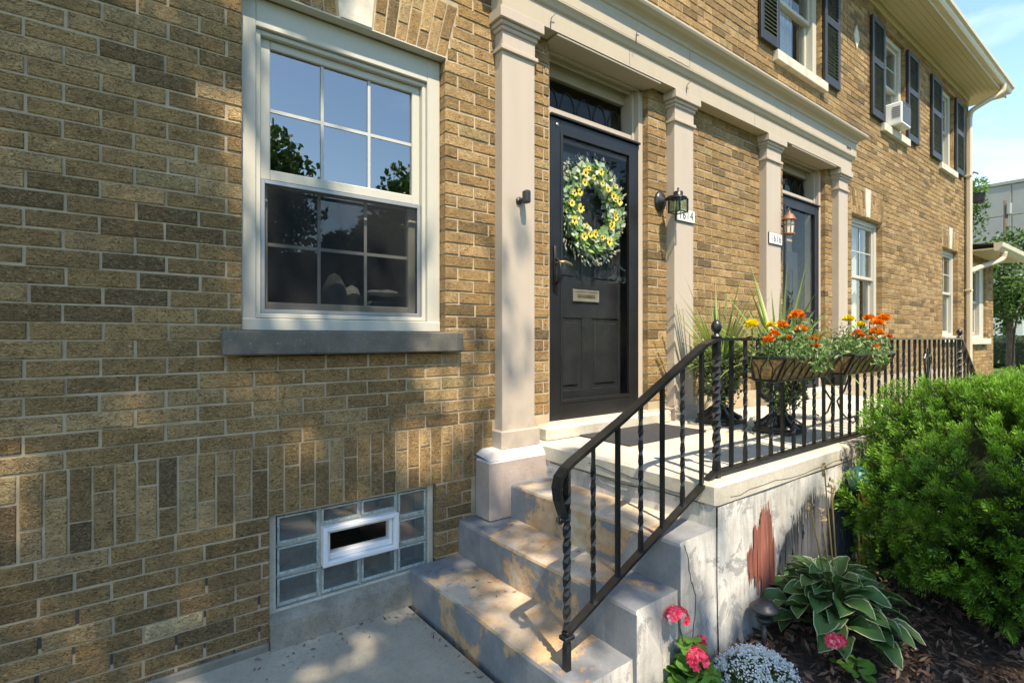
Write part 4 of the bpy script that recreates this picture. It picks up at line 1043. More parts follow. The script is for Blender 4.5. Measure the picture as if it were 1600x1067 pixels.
U1 = (3.64, -.34, .75); U2 = (3.60, -.80, .75)
urn(U1, 'black iron urn nearer the brick wall, behind the corner post'); urn(U2, 'black iron urn nearer the railing, below the left flower box')
spike_plant((U1[0], U1[1], 1.18), 100, (.4, .8), 'spiky green strap leaved plant in the urn nearer the brick wall', 3)
spike_plant((U2[0], U2[1], 1.18), 66, (.45, .85), 'spiky plant with long arching leaves in the urn nearer the railing', 5, .022)
FILL = [(.09, .15, .05), (.13, .20, .07), (.17, .22, .10), (.06, .10, .04)]
for i, (uc, lab) in enumerate(((U1, 'bushy trailing flowers spilling from the urn nearer the wall'), (U2, 'trailing purple white flowers spilling from the urn nearer the railing'))):
    t = thing('trailing_plant', lab, 'plant', (uc[0], uc[1], 1.17), 'trailing plants in the urns')
    puff('foliage', (uc[0], uc[1], 1.20), (.26, .24, .15), 1500, .035, FILL, t)
    puff('foliage', (uc[0] - .12, uc[1] - .1, 1.07), (.16, .14, .2), 600, .032, FILL, t)
    for k in range(16):
        v = runit(1)[0]; col = ((.55, .5, .55), (.45, .12, .12), (.6, .58, .5), (.22, .18, .42))[k % 4]
        flower_head('flower', (uc[0] + v[0] * .25, uc[1] + v[1] * .24, 1.22 + v[2] * .12), .014, col, t, 10)
    for k in range(10):
        th = random.uniform(0, 6.28); m = MB(); blade(m, (uc[0] + .15 * math.cos(th), uc[1] + .15 * math.sin(th), 1.17), (math.cos(th), math.sin(th), .35), random.uniform(.45, .7), .017, 3.4, 12)
        me = m.mesh('leaf'); colattr(me, [(.24, .30, .10)] * len(me.polygons)); link('trailing_leaf', me, 'leaf', t, True, fix=False)
# wire plant stand farther along the landing
ps = thing('plant_stand', 'curled black wire plant stand on the landing behind the balusters', 'plant stand', (4.35, -.85, .75))
m = MB()
for th in (0.4, 2.5, 4.6):
    c_, s_ = math.cos(th), math.sin(th); q = lambda r, z: (4.35 + r * c_, -.85 + r * s_, .75 + z)
    m.ring([q(.10, .42), q(.11, .36), q(.07, .24), q(.02, .16), q(.05, .08), q(.10, .03), q(.13, .012), q(.15, .03), q(.14, .06), q(.12, .05)], .007, 6)
m.ring([(4.35 + .11 * math.cos(t * math.pi / 8), -.85 + .11 * math.sin(t * math.pi / 8), 1.17) for t in range(17)], .006, 5)
m.build('wire_frame', 'iron', ps)
fp = thing('flower_pot', 'dark pot with small mixed flowers on the wire plant stand', 'flower pot', (4.35, -.85, 1.05))
MB().lathe([(.07, 1.03), (.10, 1.18), (.108, 1.185), (.10, 1.19)], (4.35, -.85, 0), 16).build('pot', 'blackplastic', fp, True)
puff('foliage', (4.35, -.85, 1.25), (.2, .2, .14), 900, .03, FILL, fp)
for k in range(12):
    v = runit(1)[0]; flower_head('flower', (4.35 + v[0] * .19, -.85 + v[1] * .19, 1.28 + v[2] * .1), .016, ((.55, .52, .6), (.25, .2, .45))[k % 2], fp, 10)

# flower boxes on the rail
def flower_box(x0, x1, label):
    t = thing('flower_box', label, 'flower box', ((x0 + x1) / 2, -1.29, 1.175), 'coco lined flower boxes on the railing')
    yb, yf, ybf, zt, zb = -1.222, -1.392, -1.335, 1.288, 1.182; i = .028
    T = [(x0, yb, zt), (x1, yb, zt), (x1, yf, zt), (x0, yf, zt)]; Bm = [(x0 + i, yb - .01, zb), (x1 - i, yb - .01, zb), (x1 - i, ybf, zb), (x0 + i, ybf, zb)]
    m = MB(); n = 8; k = .006
    sh = lambda p, s: (p[0] + (x0 + x1 - 2 * p[0]) * s, p[1], p[2])
    m.add([(p[0], p[1], p[2]) for p in [sh(q, .012) for q in T]] + [sh(q, .012) for q in Bm], [(0, 1, 5, 4), (1, 2, 6, 5), (2, 3, 7, 6), (3, 0, 4, 7), (4, 5, 6, 7)])
    m.build('coco_liner', 'coco', t)
    MB().add([(x0 + .02, yb, zt - .02), (x1 - .02, yb, zt - .02), (x1 - .02, yf + .012, zt - .02), (x0 + .02, yf + .012, zt - .02)], [(0, 1, 2, 3)]).build('soil', 'soil', t)
    m = MB()
    m.ring(T + [T[0]], .007, 6); m.ring(Bm + [Bm[0]], .006, 6)
    for a, c in zip(T, Bm): m.ring([a, c], .0065, 6)
    m.build('rim_frame', 'iron', t)
    m = MB(); L = lambda a, c, f: Vector(a).lerp(Vector(c), f)
    def lattice(a, c, d, e, n_):
        off = Vector((0, -.004, 0))
        for q in range(n_):
            f0, f1 = q / n_, (q + 1) / n_
            p0, p1 = L(a, c, f0), L(a, c, f1); q0, q1 = L(d, e, f0), L(d, e, f1); fm = (f0 + f1) / 2
            m.ring([p0 + off, L(p0, q0, .45) * .6 + L(p1, q1, .45) * .4 + off, L(d, e, fm) + off], .0024, 4); m.ring([p1 + off, L(p1, q1, .45) * .6 + L(p0, q0, .45) * .4 + off, L(d, e, fm) + off], .0024, 4)
    lattice(T[3], T[2], Bm[3], Bm[2], 7); lattice(T[0], T[3], Bm[0], Bm[3], 2); lattice(T[1], T[2], Bm[1], Bm[2], 2)
    m.build('lattice', 'iron', t)
    m = MB()
    for q in (x0 + .08, x1 - .08): m.ring([(q, yb, zt - .02), (q, yb + .004, 1.37), (q, YR, 1.388), (q, YR + .024, 1.38), (q, YR + .026, 1.35)], .005, 5)
    m.build('hook', 'iron', t)
    return t
flower_box(2.42, 3.02, 'coco lined iron flower box hung on the rail nearest the corner post'); flower_box(3.19, 3.82, 'coco lined iron flower box hung farther along the rail')
MG = [(.08, .15, .045), (.12, .21, .065), (.18, .28, .10), (.26, .32, .18)]
def marigolds(x0, x1, heads, label, tuft):
    t = thing('marigold_plant', label, 'flowers', ((x0 + x1) / 2, -1.3, 1.27), 'marigolds in the flower boxes')
    n = int(3200 * tuft); C = np.stack([RNG.uniform(x0 + .05, x1 - .04, n), RNG.normal(-1.305, .045, n), 1.27 + np.abs(RNG.normal(0, .06, n))], 1)
    q = (C[:, 0] - x0) / (x1 - x0); C[:, 2] += .05 * np.exp(-((q - .5) / .25) ** 2) * RNG.random(n)
    D = runit(n) + np.array([0, 0, .9]); Ln = RNG.uniform(.016, .04, n)
    leaves('foliage', C, D, runit(n), Ln, Ln * .3, rcol(n, MG, .35), 'leaf', t)
    for hx, hy, hz, r, col in heads:
        MB().ring([(hx, hy + .01, 1.25), (hx + .006, hy, (hz + 1.25) / 2), (hx, hy, hz - r * .5)], .0028, 5).build('stem', leaf_mat('stem', (.06, .10, .03)) if 'stem' not in MT else MT['stem'], t)
        flower_head('flower', (hx, hy, hz), r, col, t, 110, .95)
    # a few leaves trailing over the rim
    n = 160; hx = x0 + (x1 - x0) * .55; C = np.stack([RNG.normal(hx, .05, n), RNG.normal(-1.405, .012, n), RNG.uniform(1.22, 1.31, n)], 1)
    leaves('trailing_foliage', C, runit(n) + np.array([0, -.3, -.7]), runit(n), .03, .009, rcol(n, MG, .3), 'leaf', t)
MT['stem'] = leaf_mat('green_stem', (.07, .12, .035))
OR = (.78, .22, .012); OR2 = (.72, .15, .015); YE = (.80, .62, .03)
def wpx(px, py, y):                                      # where a sight line through a measured spot meets the plane y
    u = (px - 800) / 830; v = (528 - py) / 830; c, s = math.cos(YAW), math.sin(YAW); t = (2.52 + y) / (c - u * s); return t * (s + u * c), 1.38 + t * v
def heads(lst): 
    out = []
    for px, py, y, r, col in lst: x, z = wpx(px, py, y); out.append((x, y, z, r * 1.25, col))
    return out
marigolds(2.42, 3.02, heads([(1245, 494, -1.28, .030, OR), (1222, 509, -1.3, .022, OR), (1175, 508, -1.31, .024, YE), (1205, 509, -1.28, .02, YE), (1251, 515, -1.31, .022, OR), (1210, 522, -1.33, .018, OR2), (1201, 532, -1.35, .02, OR2), (1231, 528, -1.33, .016, OR2), (1268, 531, -1.34, .022, OR2), (1277, 526, -1.30, .017, OR2), (1274, 541, -1.36, .018, OR2)]), 'orange and yellow marigolds in the flower box nearest the corner post', 1)
marigolds(3.19, 3.82, heads([(1326, 499, -1.27, .024, YE), (1358, 498, -1.28, .026, OR), (1381, 498, -1.29, .03, OR), (1371, 505, -1.33, .03, OR), (1345, 508, -1.27, .022, YE), (1368, 520, -1.34, .032, OR), (1340, 521, -1.32, .022, OR2), (1346, 525, -1.35, .016, OR2), (1361, 529, -1.35, .018, OR2), (1389, 527, -1.3, .018, OR2), (1366, 542, -1.37, .02, OR2)]), 'orange marigolds in the flower box farther along the rail', .8)

# wreath behind the storm door glass
WC = (2.735, .10, 2.285)
wr = thing('wreath', 'eucalyptus and sunflower wreath hanging on the black front door', 'wreath', WC)
m = MB().ring([(WC[0] + .22 * math.cos(t * math.pi / 16), WC[1] + .03, WC[2] + .25 * math.sin(t * math.pi / 16)) for t in range(33)], .018, 8); m.build('twig_ring', 'bark', wr, True)
def ringleaves(name, n, r0, r1, size, pal, asp, yo=(-.05, .02), lean=.6):
    th = RNG.uniform(0, 2 * math.pi, n); rr = RNG.uniform(r0, r1, n); C = np.stack([WC[0] + rr * np.cos(th), WC[1] + RNG.uniform(*yo, n), WC[2] + rr * 1.1 * np.sin(th)], 1)
    D = np.stack([np.cos(th) * lean - np.sin(th) * .7, RNG.normal(-.25, .35, n), np.sin(th) * lean + np.cos(th) * .7], 1) + runit(n) * .45
    Ln = RNG.uniform(.7, 1.3, n) * size
    leaves(name, C, D, runit(n) * .5 + np.array([0, -1, .2]), Ln, Ln * asp, rcol(n, pal, .2), 'leaf', wr)
ringleaves('eucalyptus_leaves', 620, .15, .30, .055, [(.40, .49, .38), (.30, .40, .29), (.22, .32, .19), (.50, .57, .44)], .8)
ringleaves('green_leaves', 480, .15, .28, .06, [(.14, .27, .07), (.20, .36, .09), (.25, .40, .13)], .5)
ringleaves('berry_sprigs', 650, .22, .36, .03, [(.50, .54, .38), (.42, .50, .42), (.58, .58, .42)], .45, (-.03, .03), 1.2)
for k in range(26):
    th = 2 * math.pi * k / 26 + random.uniform(-.12, .12); rr = random.choice([.17, .19, .235, .25]); c = (WC[0] + rr * math.cos(th), WC[1] - .06, WC[2] + rr * 1.1 * math.sin(th)); r = random.uniform(.017, .034)
    n = 22; a = RNG.uniform(0, 6.28, n); D = np.stack([np.cos(a), np.full(n, -.25), np.sin(a)], 1)
    o = leaves('sunflower', np.asarray(c) + D * r * .6, D, np.tile([0, -1., 0], (n, 1)) + runit(n) * .2, r * 1.0, r * .45, rcol(n, [(.84, .66, .07), (.86, .74, .2)], .15), 'petal', wr, None)
    MB().blob((c[0], c[1] - .006, c[2]), (r * .26, .008, r * .26), 8, 5).build('flower_centre', 'bark', o, True)

# hosta with cream edged leaves
hs = thing('hosta', 'large hosta with cream edged green leaves in the mulch', 'hosta', (2.70, -1.52, 0))
def hosta_leaf(seed):
    random.seed(seed); nx_, ny_ = 7, 5; L = 1.0; Wd = random.uniform(.54, .64); vs = []; at = []; fs = []
    for i in range(nx_):
        f = i / (nx_ - 1); wd = Wd * .5 * (math.sin(math.pi * min(1, f ** .92)) ** .7 if 0 < f < 1 else .012)
        for j in range(ny_):
            g = j / (ny_ - 1) * 2 - 1; x = f * L; y = g * wd
            z = .16 * math.sin(f * 2.0) - .25 * f * f + .13 * abs(g) * math.sin(math.pi * f) + .035 * math.sin(11 * f + 4 * g + seed) * abs(g)
            vs.append((x, y, z)); at.append((max(abs(g) ** 1.3 * .97, (f - .75) * 3.4 if f > .75 else 0), g, f))
    for i in range(nx_ - 1):
        for j in range(ny_ - 1): a = i * ny_ + j; fs.append((a, a + ny_, a + ny_ + 1, a + 1))
    me = MB().add(vs, fs).mesh('leaf'); a = me.attributes.new('lc', 'FLOAT_COLOR', 'POINT'); a.data.foreach_set('color', [v for q in at for v in (q[0], q[1], q[2], 1)])
    me.materials.append(MT['hosta']); me.shade_smooth(); return me
HL = [hosta_leaf(q) for q in range(6)]
random.seed(21)
for k in range(84):
    th = k * 2.39996 + random.uniform(-.3, .3); f = (k + .5) / 84; el = R(80 - 66 * f ** .8); L = random.uniform(.125, .175) * (.88 + .2 * f)
    st = random.uniform(.8, 1.1) * (.04 + .19 * f); base = Vector((2.655, -1.495, .03)); tip = base + Vector((math.cos(th) * st * 1.0, math.sin(th) * st * .82, .06 + .15 * (1 - f) + .06 * random.random()))
    o = bpy.data.objects.new('leaf', HL[k % 6]); COL.objects.link(o); o.parent = hs; o.location = tip - Vector(hs.location)
    o.rotation_euler = (random.uniform(-.55, .55), -(el * .5 - .20 + random.uniform(-.22, .25)), th + random.uniform(-.45, .45)); o.scale = (L, L, L)
    m = MB().ring([base, base.lerp(tip, .5) + Vector((0, 0, .03)), tip], .0045, 5); m.build('leaf_stalk', 'stem', hs)
for dx, h_ in ((-.10, .60), (.05, .75), (.13, .66), (.02, .52)):
    MB().ring([(2.70 + dx * .3, -1.50, .05), (2.70 + dx * .6, -1.46, h_ * .5), (2.70 + dx, -1.42, h_)], [.005, .004, .003], 5).build('flower_stalk', leaf_mat('dry_stalk', (.22, .17, .07)), hs)
    puff('dry_flower', (2.70 + dx, -1.42, h_), (.018, .018, .05), 16, .025, [(.30, .22, .12)], hs, None)

# geraniums
def round_leaf(r, seed):
    random.seed(seed); vs = [(0, 0, 0)]; n = 14
    for k in range(n):
        th = .35 + (2 * math.pi - .7) * k / (n - 1); q = r * (1 + .06 * math.cos(9 * th)); vs.append((q * math.cos(th), q * math.sin(th), .18 * r * (1 + .5 * math.sin(3 * th + seed))))
    return MB().add(vs, [(0, k, k + 1) for k in range(1, n)])
GL = []
for q in range(4):
    me = round_leaf(1, q).mesh('leaf'); colattr(me, [tuple(x * random.uniform(.9, 1.1) for x in (.10, .22, .04))] * len(me.polygons)); me.materials.append(MT['leaf']); me.shade_smooth(); GL.append(me)
def geranium(c, lv, fl, label, spread, h):
    t = thing('geranium', label, 'geranium', c, 'pink geraniums in the mulch bed')
    for k in range(lv):
        th = k * 2.4; f = ((k + .5) / lv) ** .5; p = Vector((c[0] + spread * f * math.cos(th), c[1] + spread * f * math.sin(th), c[2] + h * (1 - f * .75) * random.uniform(.75, 1.1)))
        o = bpy.data.objects.new('leaf', random.choice(GL)); COL.objects.link(o); o.parent = t; o.location = p - Vector(c); s = random.uniform(.024, .036); o.scale = (s, s, s)
        o.rotation_euler = (random.uniform(-.5, .5) - .15, random.uniform(-.5, .5), random.uniform(0, 6.28))
        MB().ring([(c[0], c[1], c[2]), ((c[0] + p.x) / 2, (c[1] + p.y) / 2, p.z * .7), tuple(p)], .003, 4).build('stalk', 'stem', t)
    for x, y, z, r in fl:
        MB().ring([(c[0], c[1], c[2] + .05), ((c[0] + x) / 2, (c[1] + y) / 2, z * .6), (x, y, z)], .003, 4).build('flower_stalk', 'stem', t)
        fh = None; nfl = max(3, int(24 * (r / .045)))
        for q in range(nfl):                              # an umbel of five petalled florets
            v = runit(1)[0]; v[2] = abs(v[2]) * .9 - .15; p = np.array((x, y, z)) + v * r * .8; n = 6; a = np.arange(n) * 1.05; e1 = np.cross(v, [.3, .2, .9]); e1 /= np.linalg.norm(e1); e2 = np.cross(v, e1)
            D = np.cos(a)[:, None] * e1 + np.sin(a)[:, None] * e2 + v * .4; s = .02
            leaves('floret', p + D * s * .55, D, np.tile(v, (n, 1)) + runit(n) * .2, s, s * .85, rcol(n, [(.78, .05, .13), (.85, .13, .22), (.8, .35, .40)] if q % 3 == 0 else [(.76, .045, .11), (.82, .09, .17)], .15), 'petal', t, None)
x1, z1 = wpx(1058, 962, -1.28); 
def at(px, py, y, r): x, z = wpx(px, py, y); return (x, y, z, r)
geranium((1.80, -1.33, .0), 64, [at(1058, 963, -1.29, .047), at(1091, 1030, -1.37, .047), at(1097, 1001, -1.32, .014), at(1086, 1018, -1.35, .013)], 'pink geranium with two flower heads growing beside the stoop wall', .095, .235)
geranium((2.44, -1.66, .0), 9, [at(1307, 1002, -1.64, .037)], 'pink geranium with a single flower head in front of the hosta', .075, .08)
g3 = thing('seedling', 'small bright green seedling in the mulch below the juniper', 'seedling', (2.62, -1.72, .0))
for k in range(6):
    o = bpy.data.objects.new('leaf', random.choice(GL)); COL.objects.link(o); o.parent = g3; o.location = (.035 * math.cos(k * 2.4), .035 * math.sin(k * 2.4), .05 + .015 * (k % 3)); o.scale = (.024,) * 3; o.rotation_euler = (random.uniform(-.4, .4), random.uniform(-.4, .4), k)
    MB().ring([(2.62, -1.72, -.02), (2.62 + .035 * math.cos(k * 2.4), -1.72 + .035 * math.sin(k * 2.4), .05 + .015 * (k % 3))], .002, 4).build('stalk', 'stem', g3)
# white alyssum mound
al = thing('alyssum', 'low mound of tiny white alyssum flowers in the mulch', 'alyssum', (2.04, -1.45, 0))
n = 2600; th = RNG.uniform(0, 6.28, n); rr = np.sqrt(RNG.random(n)); C = np.stack([2.04 + .175 * rr * np.cos(th), -1.45 + .15 * rr * np.sin(th), .02 + .085 * (1 - rr ** 2) * RNG.uniform(.3, 1.0, n)], 1)
leaves('foliage', C, runit(n) + np.array([0, 0, .8]), runit(n), .02, .006, rcol(n, [(.06, .12, .03), (.09, .17, .04), (.16, .22, .06)], .3), 'leaf', al)
n = 330; th = RNG.uniform(0, 6.28, n); rr = np.sqrt(RNG.random(n)); FC = np.stack([2.04 + .18 * rr * np.cos(th), -1.45 + .155 * rr * np.sin(th), .035 + .09 * (1 - rr ** 2) + RNG.uniform(0, .02, n)], 1)
k = 9; C = np.repeat(FC, k, 0) + RNG.normal(0, .0055, (n * k, 3)); C[:, 2] += .002; leaves('blossoms', C, runit(n * k), runit(n * k) * .5 + np.array([0, -.4, 1.0]), .0095, .008, rcol(n * k, [(.72, .74, .8), (.78, .78, .8), (.62, .66, .76)], .08), 'petal', al)

# solar path light
pl = thing('solar_path_light', 'black solar path light standing in the mulch by the stoop', 'path light', (2.335, -1.315, 0))
c = (2.335, -1.315, 0)
c = (2.33, -1.34, .012)
MB().ring([(c[0], c[1], -.05), (c[0], c[1], .117)], .0115, 10).build('stake', 'blackplastic', pl, True)
MB().lathe([(.012, .1), (.03, .112), (.036, .125), (.032, .13)], c, 18).build('cup', 'blackplastic', pl, True)
MB().lathe([(.028, .13), (.029, .165)], c, 16).build('lens', 'lampglass', pl, True)
MB().lathe([(.06, .163), (.062, .170), (.056, .178), (.04, .192), (.034, .198)], c, 22).build('hood', 'blackplastic', pl, True)
m = MB(); s = .033; rot = R(20)
m.add([(c[0] + s * a * math.cos(rot) - s * b_ * math.sin(rot), c[1] + s * a * math.sin(rot) + s * b_ * math.cos(rot), z) for z in (.194, .203) for a, b_ in ((-1, -1), (1, -1), (1, 1), (-1, 1))], [(0, 1, 2, 3), (7, 6, 5, 4), (0, 4, 5, 1), (1, 5, 6, 2), (2, 6, 7, 3), (3, 7, 4, 0)])
m.build('solar_panel', 'solar', pl)

# painted metal bird beside the wall
bd = thing('metal_bird', 'painted metal garden bird with teal body and ochre tail beside the juniper', 'garden ornament', (3.30, -1.38, 0))
m = MB().blob((3.31, -1.38, .60), (.085, .055, .075), 14, 9); m.build('body', 'teal', bd, True)
for k in range(8):
    th = R(-165 + 15 * k); m = MB(); blade(m, Vector((3.28, -1.41, .575)), Vector((math.cos(th) * .6 - .25, -.25, math.sin(th) * .7)), .15, .042, .1, 5); m.build('tail_feather', 'yellowmetal', bd)
for dx in (-.012, .05): MB().ring([(3.31 + dx, -1.38, .55), (3.315 + dx, -1.375, .30), (3.305 + dx, -1.38, .27), (3.32 + dx, -1.38, -.03)], .007, 6).build('leg', 'yellowmetal', bd)
MB().ring([(3.36, -1.37, .63), (3.42, -1.36, .68), (3.46, -1.37, .70), (3.52, -1.38, .69)], [.028, .018, .016, .005], 8).build('neck', 'teal', bd, True)

# mulch chips and fallen bits
n = 9000; X = RNG.uniform(1.30, 5.2, n); Y = RNG.uniform(-2.6, -1.27, n); q = Y < -1.30 + 0 * X
C = np.stack([X, Y, .0 + RNG.uniform(-.005, .022, n) + .03 * np.maximum(0, (Y + 1.7) / .5)], 1)
D = runit(n); D[:, 2] *= .35; N = runit(n) * .5 + np.array([0, 0, 1.]); Ln = RNG.uniform(.02, .075, n)
leaves('mulch', C, D, N, Ln, Ln * RNG.uniform(.18, .4, n), rcol(n, [(.13, .075, .05), (.09, .055, .04), (.17, .10, .07), (.06, .04, .032), (.21, .14, .10)], .25), 'mulch')
bpy.data.objects['mulch']['kind'] = 'stuff'; bpy.data.objects['mulch']['label'] = 'reddish brown shredded bark mulch'
n = 170; C = []
for i in range(n):
    r = random.random()
    if r < .40: C.append((random.uniform(.5, 1.27), -abs(random.gauss(0, .09)) - .02, .004))
    elif r < .6: C.append((1.22 + random.gauss(0, .03), random.uniform(-1.1, 0), .004))
    elif r < .78: C.append((random.uniform(1.31, 1.56), random.uniform(-.55, -.02), .186))
    elif r < .84: C.append((random.uniform(1.6, 1.8), random.uniform(-1.0, -.2), .375))
    elif r < .92: C.append((random.uniform(2.2, 3.9), random.uniform(-1.15, -.1), .756))
    else: C.append((random.uniform(-.5, 1.2), random.uniform(-1.3, -.1), .004))
D = runit(n); D[:, 2] *= .15; leaves('leaf_litter', C, D, runit(n) * .3 + np.array([0, 0, 1.]), RNG.uniform(.006, .034, n), RNG.uniform(.003, .009, n), rcol(n, [(.12, .08, .05), (.07, .05, .035), (.20, .13, .07), (.16, .13, .06)], .3), 'mulch')
bpy.data.objects['leaf_litter']['kind'] = 'stuff'; bpy.data.objects['leaf_litter']['label'] = 'dry leaf litter on the walk and steps'

# juniper hedge bush
jn = thing('juniper_shrub', 'large rounded bright green juniper shrub right of the stoop', 'shrub', (4.05, -2.05, 0))
def jr(D):                                                  # lumpy outline radius factor
    return 1 + .10 * np.sin(3.1 * D[:, 0] * 2 + 1.2) * np.sin(2.7 * D[:, 1] * 2 + .4) + .07 * np.sin(7 * D[:, 0] + 5 * D[:, 2]) + .05 * np.sin(9 * D[:, 1] + 11 * D[:, 2] + 2)
JC = np.array([4.25, -2.08, .52]); JR = np.array([1.20, .72, .545])
def juniper(nt, per, depth0, depth1, L0, L1, pal, tip, name, asp, ll, spread=.42):
    v = runit(nt); v[:, 2] = np.where(v[:, 2] < -.8, -v[:, 2], v[:, 2])
    e = v / (np.sum(np.abs(v) ** 3.6, axis=1, keepdims=True) ** (1 / 3.6))
    B = JC + e * JR * (jr(v) * RNG.uniform(depth0, depth1, nt))[:, None]
    out = v + np.array([-.1, -.15, .5]) + runit(nt) * .5; out /= np.linalg.norm(out, axis=1, keepdims=True); L = RNG.uniform(L0, L1, nt); base = rcol(nt, pal, .3)
    B, out, L, base = (np.repeat(q, per, 0) for q in (B, out, L, base)); n = nt * per
    t = RNG.random(n) ** .8; side = runit(n); side -= out * np.sum(side * out, 1, keepdims=True)
    C = B + out * (t * L)[:, None] + side * (L * spread * np.sqrt(RNG.random(n)) * (.25 + .75 * t * (1.25 - t) * 2))[:, None]
    D = out * 1.1 + side * .75 + runit(n) * .3; cols = base * (.7 + .3 * t)[:, None] + np.asarray(tip) * (np.maximum(0, t - .45) * .9)[:, None]  # tuft bases darkened in colour to paint shaded gaps between tufts
    keep = C[:, 2] > .0; Ln = RNG.uniform(.6, 1.3, n) * ll
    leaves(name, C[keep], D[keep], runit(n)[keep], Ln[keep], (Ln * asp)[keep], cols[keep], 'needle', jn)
JP = [(.05, .13, .016), (.065, .16, .02), (.08, .19, .025), (.035, .095, .013)]
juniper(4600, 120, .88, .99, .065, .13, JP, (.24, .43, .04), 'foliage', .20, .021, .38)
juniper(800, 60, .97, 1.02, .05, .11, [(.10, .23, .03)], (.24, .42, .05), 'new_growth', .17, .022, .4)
juniper(900, 40, .70, .9, .10, .16, [(.022, .06, .012), (.03, .075, .014)], (.02, .05, .01), 'shaded_inner_foliage', .28, .03)  # inner tufts coloured near black for the shade inside the shrub
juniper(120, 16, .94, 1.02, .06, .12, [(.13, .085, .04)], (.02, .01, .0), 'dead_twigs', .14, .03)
for k in range(16):
    th = k * 2.4; f = .25 + .6 * random.random()
    MB().ring([(4.15, -2.05, 0), (4.15 + .5 * f * math.cos(th), -2.05 + .3 * f * math.sin(th), .25), (4.15 + .9 * f * math.cos(th), -2.05 + .55 * f * math.sin(th), .35 + .4 * random.random())], [.03, .02, .006], 6).build('branch', 'bark', jn)
MB().blob((4.25, -2.08, .50), (1.02, .60, .47), 20, 12).build('shade_core', leaf_mat('juniper_shade_core', (.02, .035, .012)), jn, True)  # dark filler blob, shade inside the shrub put into its colour
# yellow daylilies past the juniper
yl = thing('yellow_flower_clump', 'clump of yellow flowers beyond the juniper by the path', 'flowers', (7.4, -1.5, 0))
puff('foliage', (7.6, -1.55, .45), (.7, .4, .45), 2600, .10, [(.12, .2, .05), (.09, .16, .04)], yl, asp=.2, up=1.2)
for k in range(26): flower_head('flower', (7.5 + random.uniform(-.6, .6), -1.5 + random.uniform(-.35, .3), .82 + random.uniform(-.12, .12)), .04, (.70, .52, .05), yl, 14)

# ------------------------------------------------------------------ far side
def tree(name, label, base, h, cr, cz, n, size, pal, cat='tree', group=None, trunk=.14, lobes=9, seed=1):
    global RNG
    random.seed(seed); t = thing(name, label, cat, base, group)
    MB().ring([(base[0], base[1], base[2] - .2), (base[0] + .05, base[1], base[2] + h * .25), (base[0], base[1] + .05, base[2] + h * .6), (base[0] + .05, base[1], base[2] + h * .85)], [trunk, trunk * .8, trunk * .5, trunk * .15], 8).build('trunk', 'bark', t, True)
    L = []; m = MB()
    for k in range(lobes):
        v = runit(1)[0]; c = np.array([base[0], base[1], base[2] + cz]) + v * np.asarray(cr) * random.uniform(.35, .72); L.append((c, random.uniform(.32, .55)))
        m.ring([(base[0], base[1], base[2] + h * .3 + random.random() * h * .15), tuple((c + np.array([base[0], base[1], c[2] - .3])) / 2), tuple(c)], [trunk * .35, trunk * .22, trunk * .06], 5)
    m.build('limbs', 'bark', t)
    Cs = []
    for c, q in L:
        k = n // lobes; v = runit(k); Cs.append(c + v * (RNG.random((k, 1)) ** .4) * np.asarray(cr) * q)
    C = np.concatenate(Cs); k = len(C); Ln = RNG.uniform(.6, 1.3, k) * size
    leaves('crown', C, runit(k) + np.array([0, 0, -.3]), runit(k) + np.array([0, 0, .6]), Ln, Ln * .6, rcol(k, pal, .3), 'leaf', t)
    return t
FAR = [(.05, .10, .025), (.07, .14, .035), (.09, .17, .05), (.04, .08, .02)]
tree('young_tree', 'leafy green tree on the lawn beyond the far end of the house', (24.5, 1.4, 0), 5.2, (1.5, 1.5, 2.0), 3.4, 7000, .13, FAR, seed=2)
tree('young_tree', 'dark feathery tree behind the low wing roof', (24.0, 2.8, 0), 7.5, (1.2, 1.1, 1.7), 6.0, 2600, .13, FAR, seed=5)
hd = thing('hedge', 'dark clipped hedge along the far side of the lawn', 'hedge', (34, 3.4, 0))
MB().box(33.4, 34.6, 1.4, 14, -.05, 1.35, .2).build('core', leaf_mat('hedge_core', (.02, .035, .015)), hd)
n = 9000; C = np.stack([RNG.uniform(33.2, 34.7, n), RNG.uniform(1.3, 14, n), RNG.uniform(0, 1.5, n)], 1); leaves('foliage', C, runit(n), runit(n), .14, .08, rcol(n, [(.03, .06, .02), (.045, .08, .025)], .3), 'leaf', hd)
bl = thing('office_building', 'grey panelled modern building far behind the trees', 'building', (60, 12, 0))
MB().box(60, 75, -6, 40, -.1, 14.2).build('body', 'mortar', bl)
for j in range(5):
    for i in range(9): MB().box(59.9, 60.0, -5.8 + i * 3.2, -5.8 + i * 3.2 + 3.14, 1.2 + j * 2.6, 1.2 + j * 2.6 + 2.54, .02).build('panel', 'panel', bl)
MB().box(59.8, 75.1, -6.2, 40, 14.2, 14.45).build('parapet', 'panel', bl)
for zz in (5.1, 1.6):
    for yy in (6.2, 9.4): 
        wq = MB().box(59.84, 59.9, yy, yy + 2.2, zz, zz + 1.5).build('window', 'white2', bl); MB().box(59.82, 59.84, yy + .1, yy + 2.1, zz + .1, zz + 1.4).build('pane', 'glass_far', wq)
po = thing('utility_pole', 'thin wooden utility pole in front of the grey building', 'pole', (46, 5.2, 0))
MB().ring([(46, 5.05, -.1), (46, 5.05, 10.2)], [.16, .11], 8).build('post', 'bark', po, True); MB().ring([(46, 4.9, 9.3), (46, 4.9, 10.0)], .16, 8).build('transformer', 'panel', po)
hb = thing('hanging_basket', 'dark hanging basket of trailing green fern on a pole past the roof corner', 'hanging basket', (16.0, .62, 4.5))
MB().ring([(16, .72, -.05), (16, .72, 5.15), (16, .66, 5.22), (16, .58, 5.16)], .02, 8).build('pole', 'iron', hb)
